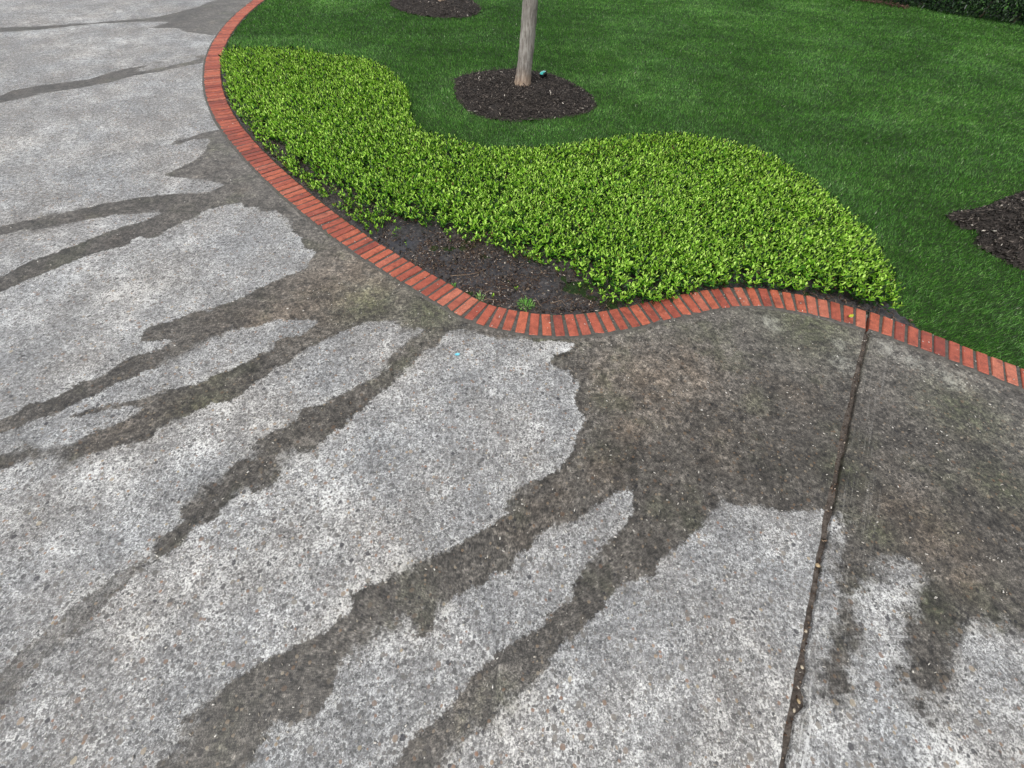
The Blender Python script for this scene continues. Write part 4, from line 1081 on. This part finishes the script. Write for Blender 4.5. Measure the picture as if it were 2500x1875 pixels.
# dry leaf litter at the hedge foot
HQ = np.c_[hl[0] + hv * rng.uniform(.2, 1.9, 260)[:, None] - hn * rng.normal(.0, .10, 260)[:, None]]
V, F = chips(HQ, rng.uniform(.01, .05, 260), .03, .08, (.3, .6), (.1, .2), .3)
hlit = fast_obj('leaf_litter', V, F, M['litter'], None, {'tone': np.repeat(rng.random(260) * .5, 8)})
tag(hlit, 'brown fallen leaves at the foot of the hedge', 'litter', kind='stuff')

# ------------------------------------------------------------------ garden spotlights
def spotlight(loc, axis, label):
    t = empty('garden_spotlight', loc)
    tag(t, label, 'spotlight', 'garden spotlights in the mulch')
    t.scale = (.88, .88, .88)
    ax = Vector(axis).normalized(); 
    xx = (Vector((1, 0, 0)) - ax * ax.x).normalized(); yy = ax.cross(xx)
    R = Matrix((xx, yy, ax)).transposed()
    def ringm(prof, seg=28, a0=0, a1=2 * math.pi):
        V, F = [], []
        full = abs(a1 - a0 - 2 * math.pi) < 1e-6
        n_ = seg if full else seg + 1
        for r_, z_ in prof:
            for k in range(n_):
                a = a0 + (a1 - a0) * k / seg
                V.append(R @ Vector((r_ * math.cos(a), r_ * math.sin(a), z_)))
        for i in range(len(prof) - 1):
            for k in range(seg):
                k2 = (k + 1) % n_ if full else k + 1
                F.append((i * n_ + k, i * n_ + k2, (i + 1) * n_ + k2, (i + 1) * n_ + k))
        return V, F
    c = Vector((0, 0, .055))
    def part(name, V, F, m):
        return obj(name, [v + c for v in V], F, m, t, smooth=True)
    V, F = ringm([(0, -.075), (.030, -.075), (.040, -.06), (.052, -.02), (.054, .028), (.050, .030), (.049, .020)])
    part('housing', V, F, M['black'])
    V, F = ringm([(0, .027), (.030, .026), (.046, .022)])
    part('lens', V, F, M['teal'])
    V, F = ringm([(.044, .0235), (.0475, .0275), (.0505, .0235)])
    part('rim', V, F, M['teal_rim'])
    # cowl shielding the side away from the tree: thick curved plate
    V, F = ringm([(.051, -.01), (.052, .050), (.057, .050), (.057, -.01), (.051, -.01)], 14, COWL[0], COWL[1])
    part('cowl', V, F, M['black'])
    V, F = tube([(0, 0, -.06), (0, 0, .0), tuple(c + R @ Vector((0, 0, -.07)))], (.008, .009, .010), 8)
    obj('stake', V, F, M['black'], t, smooth=True)
COWL = (-1.5, .55)
lx, ly = DATA['light1'][0]
spotlight((lx + .0, ly + .02, .02), (-.22, -.20, .93), 'small black spotlight with teal lens lying beside the middle tree trunk')
lx, ly = DATA['light2'][0]
spotlight((lx, ly, .03), (-.22, -.25, .93), 'small teal lens spotlight beside the far tree at the top edge')

# ------------------------------------------------------------------ small things on the soil and driveway
def twig(pts, rad, label, seed):
    q = np.array(pts); c = q.mean(0)
    t_ = np.linspace(0, 1, 12); s = np.linspace(0, 1, len(q))
    path = np.c_[np.interp(t_, s, q[:, 0]) - c[0], np.interp(t_, s, q[:, 1]) - c[1], .003 + .012 * np.sin(t_ * math.pi) + .003 * np.sin(t_ * 9 + seed)]
    path[1:-1, :2] = (path[:-2, :2] + 2 * path[1:-1, :2] + path[2:, :2]) / 4
    V, F = tube(path, rad * (1 - .55 * t_) * (1 + .15 * np.sin(t_ * 21 + seed)), 7, .2, seed)
    o = obj('twig', V, F, M['stem'], None, smooth=True, loc=(c[0], c[1], .004), attrs={'tone': np.full(len(V), random.Random(seed).choice((.3, .55, .85, .95)))})
    tag(o, label, 'twig', 'twigs on the bare soil')
TL = {0: 'long thin twig curving across the left of the bare soil', 1: 'short straight pale twig in the middle of the bare soil', 3: 'slender twig slanting through the middle of the bare soil',
      4: 'dark knobbly twig near the bricks at the left of the bare soil', 5: 'short dark twig lying by the bricks left of the grass tuft', 6: 'long bowed twig by the bricks right of the grass tuft',
      7: 'brown twig rising just right of the green grass tuft', 8: 'forked looking brown twig under the leaves right of the tuft', 9: 'arched thin twig nearest the right end of the bare soil', 12: 'pale crooked twig on the left of the bare soil'}
for k, lab in TL.items():
    twig(DATA['twigs'][k], .0032 if k in (1, 4, 5) else .0024, lab, k)

def tuft(loc, nb, rad, hgt, label, pal=(.3, .9)):
    r = np.random.default_rng(nb)
    V, F, T = [], [], []
    for i in range(nb):
        a = r.uniform(0, 6.283); rr = rad * math.sqrt(r.random()) * .5
        b = np.array((rr * math.cos(a), rr * math.sin(a), 0)); a2 = a + r.normal(0, .6); l = hgt * r.uniform(.6, 1.2); out = r.uniform(.3, 1.1) * l
        d1 = np.array((math.cos(a2), math.sin(a2), 0)); s = np.array((-math.sin(a2), math.cos(a2), 0)) * .0022
        m_ = b + d1 * out * .45 + np.array((0, 0, l * .7)); e = b + d1 * out + np.array((0, 0, l * .75))
        k = len(V); V += [b - s, b + s, m_ + s, m_ - s, e]; F += [(k, k + 1, k + 2, k + 3), (k + 3, k + 2, k + 4)]; T += [r.uniform(*pal)] * 5
    o = obj('grass_tuft', V, F, M['grass'], None, loc=(loc[0], loc[1], -.002), attrs={'tone': T})
    tag(o, label, 'grass tuft')
tuft(DATA['tuft'][0], 90, .10, .035, 'green grass tuft on bare soil against the front bricks', (.4, .97))
tuft(DATA['weed'][0], 16, .04, .022, 'small green weed against the bricks left of the grass tuft', (.3, .9))
tuft(DATA['weed2'][0], 22, .05, .028, 'pale dry grass sprig against the bricks beside a dark twig', (.9, .98))

def blob(name, loc, size, m, label, cat, group, seed, flat=.6):
    r = random.Random(seed)
    bm = bmesh.new(); bmesh.ops.create_icosphere(bm, subdivisions=2, radius=1)
    for v in bm.verts:
        k = 1 + .18 * math.sin(v.co.x * 2.1 + seed) + r.uniform(-.05, .05)
        v.co = Vector((v.co.x * size * k, v.co.y * size * .78 * k, v.co.z * size * flat))
    me = bpy.data.meshes.new(name); bm.to_mesh(me); bm.free()
    me.polygons.foreach_set('use_smooth', np.ones(len(me.polygons), dtype=bool))
    me.materials.append(m)
    o = bpy.data.objects.new(name, me); o.location = loc; o.rotation_euler = (0, 0, r.uniform(0, 3)); link(o)
    tag(o, label, cat, group)
PL = ['largest tan pebble in the driveway joint, farthest from the viewer', None, 'cream pebble in the driveway joint below the largest one', 'small cream pebble halfway down the near part of the joint',
      'tan pebble in the driveway joint beside the broken edge', 'cream pebble in the driveway joint just below the broken edge']
for k, lab in enumerate(PL):
    if lab:
        x, y = DATA['pebbles'][k]
        blob('pebble', (x, y, -.014), (.011, 0, .007, .007, .008, .007)[k], M['pebble' if k in (0, 4) else 'pebble2'], lab, 'pebble', 'pebbles in the joint', k)
fx, fy = DATA['flake'][0]
def sheet_leaf(name, loc, L_, W_, m, label, cat, rz, curl=.2, rx=0.0):
    V, F = [], []
    for i in range(9):
        t_ = i / 8; w_ = W_ * math.sin(math.pi * min(1, t_ * .92 + .06)) ** .8 * .5
        for j in (-1, -.5, 0, .5, 1):
            V.append((L_ * (t_ - .5), w_ * j, curl * W_ * (abs(j) ** 1.5) + .15 * L_ * (t_ - .5) ** 2 * 2))
    for i in range(8):
        for j in range(4):
            k = i * 5 + j; F.append((k, k + 5, k + 6, k + 1))
    o = obj(name, V, F, m, None, smooth=True, loc=loc)
    o.rotation_euler = (rx, 0, rz)
    md = o.modifiers.new('thickness', 'SOLIDIFY'); md.thickness = .0008
    return tag(o, label, cat)
sheet_leaf('plastic_flake', (fx, fy, .006), .030, .020, M['blue'], 'tiny pale blue plastic flake on the dry concrete', 'flake', .3, .35)
sx, sy = DATA['seedling'][0]
sheet_leaf('fallen_leaf', (sx, sy, .016), .045, .022, M['yellow_leaf'], 'small yellow green leaf lying on the right hand bricks', 'leaf', .5, .3)
for k, (x, y) in enumerate(DATA['dead'][:2]):
    sheet_leaf('dry_leaf', (x - .06, y - .02, .045), .055, .016, M['dry_leaf'], ('curled tan dry leaf at the right hand edge of the leaf mass', 'second pale dry leaf just below the tan one at the leaf edge')[k], 'leaf', 1.1 - k * .8, .5, .4)
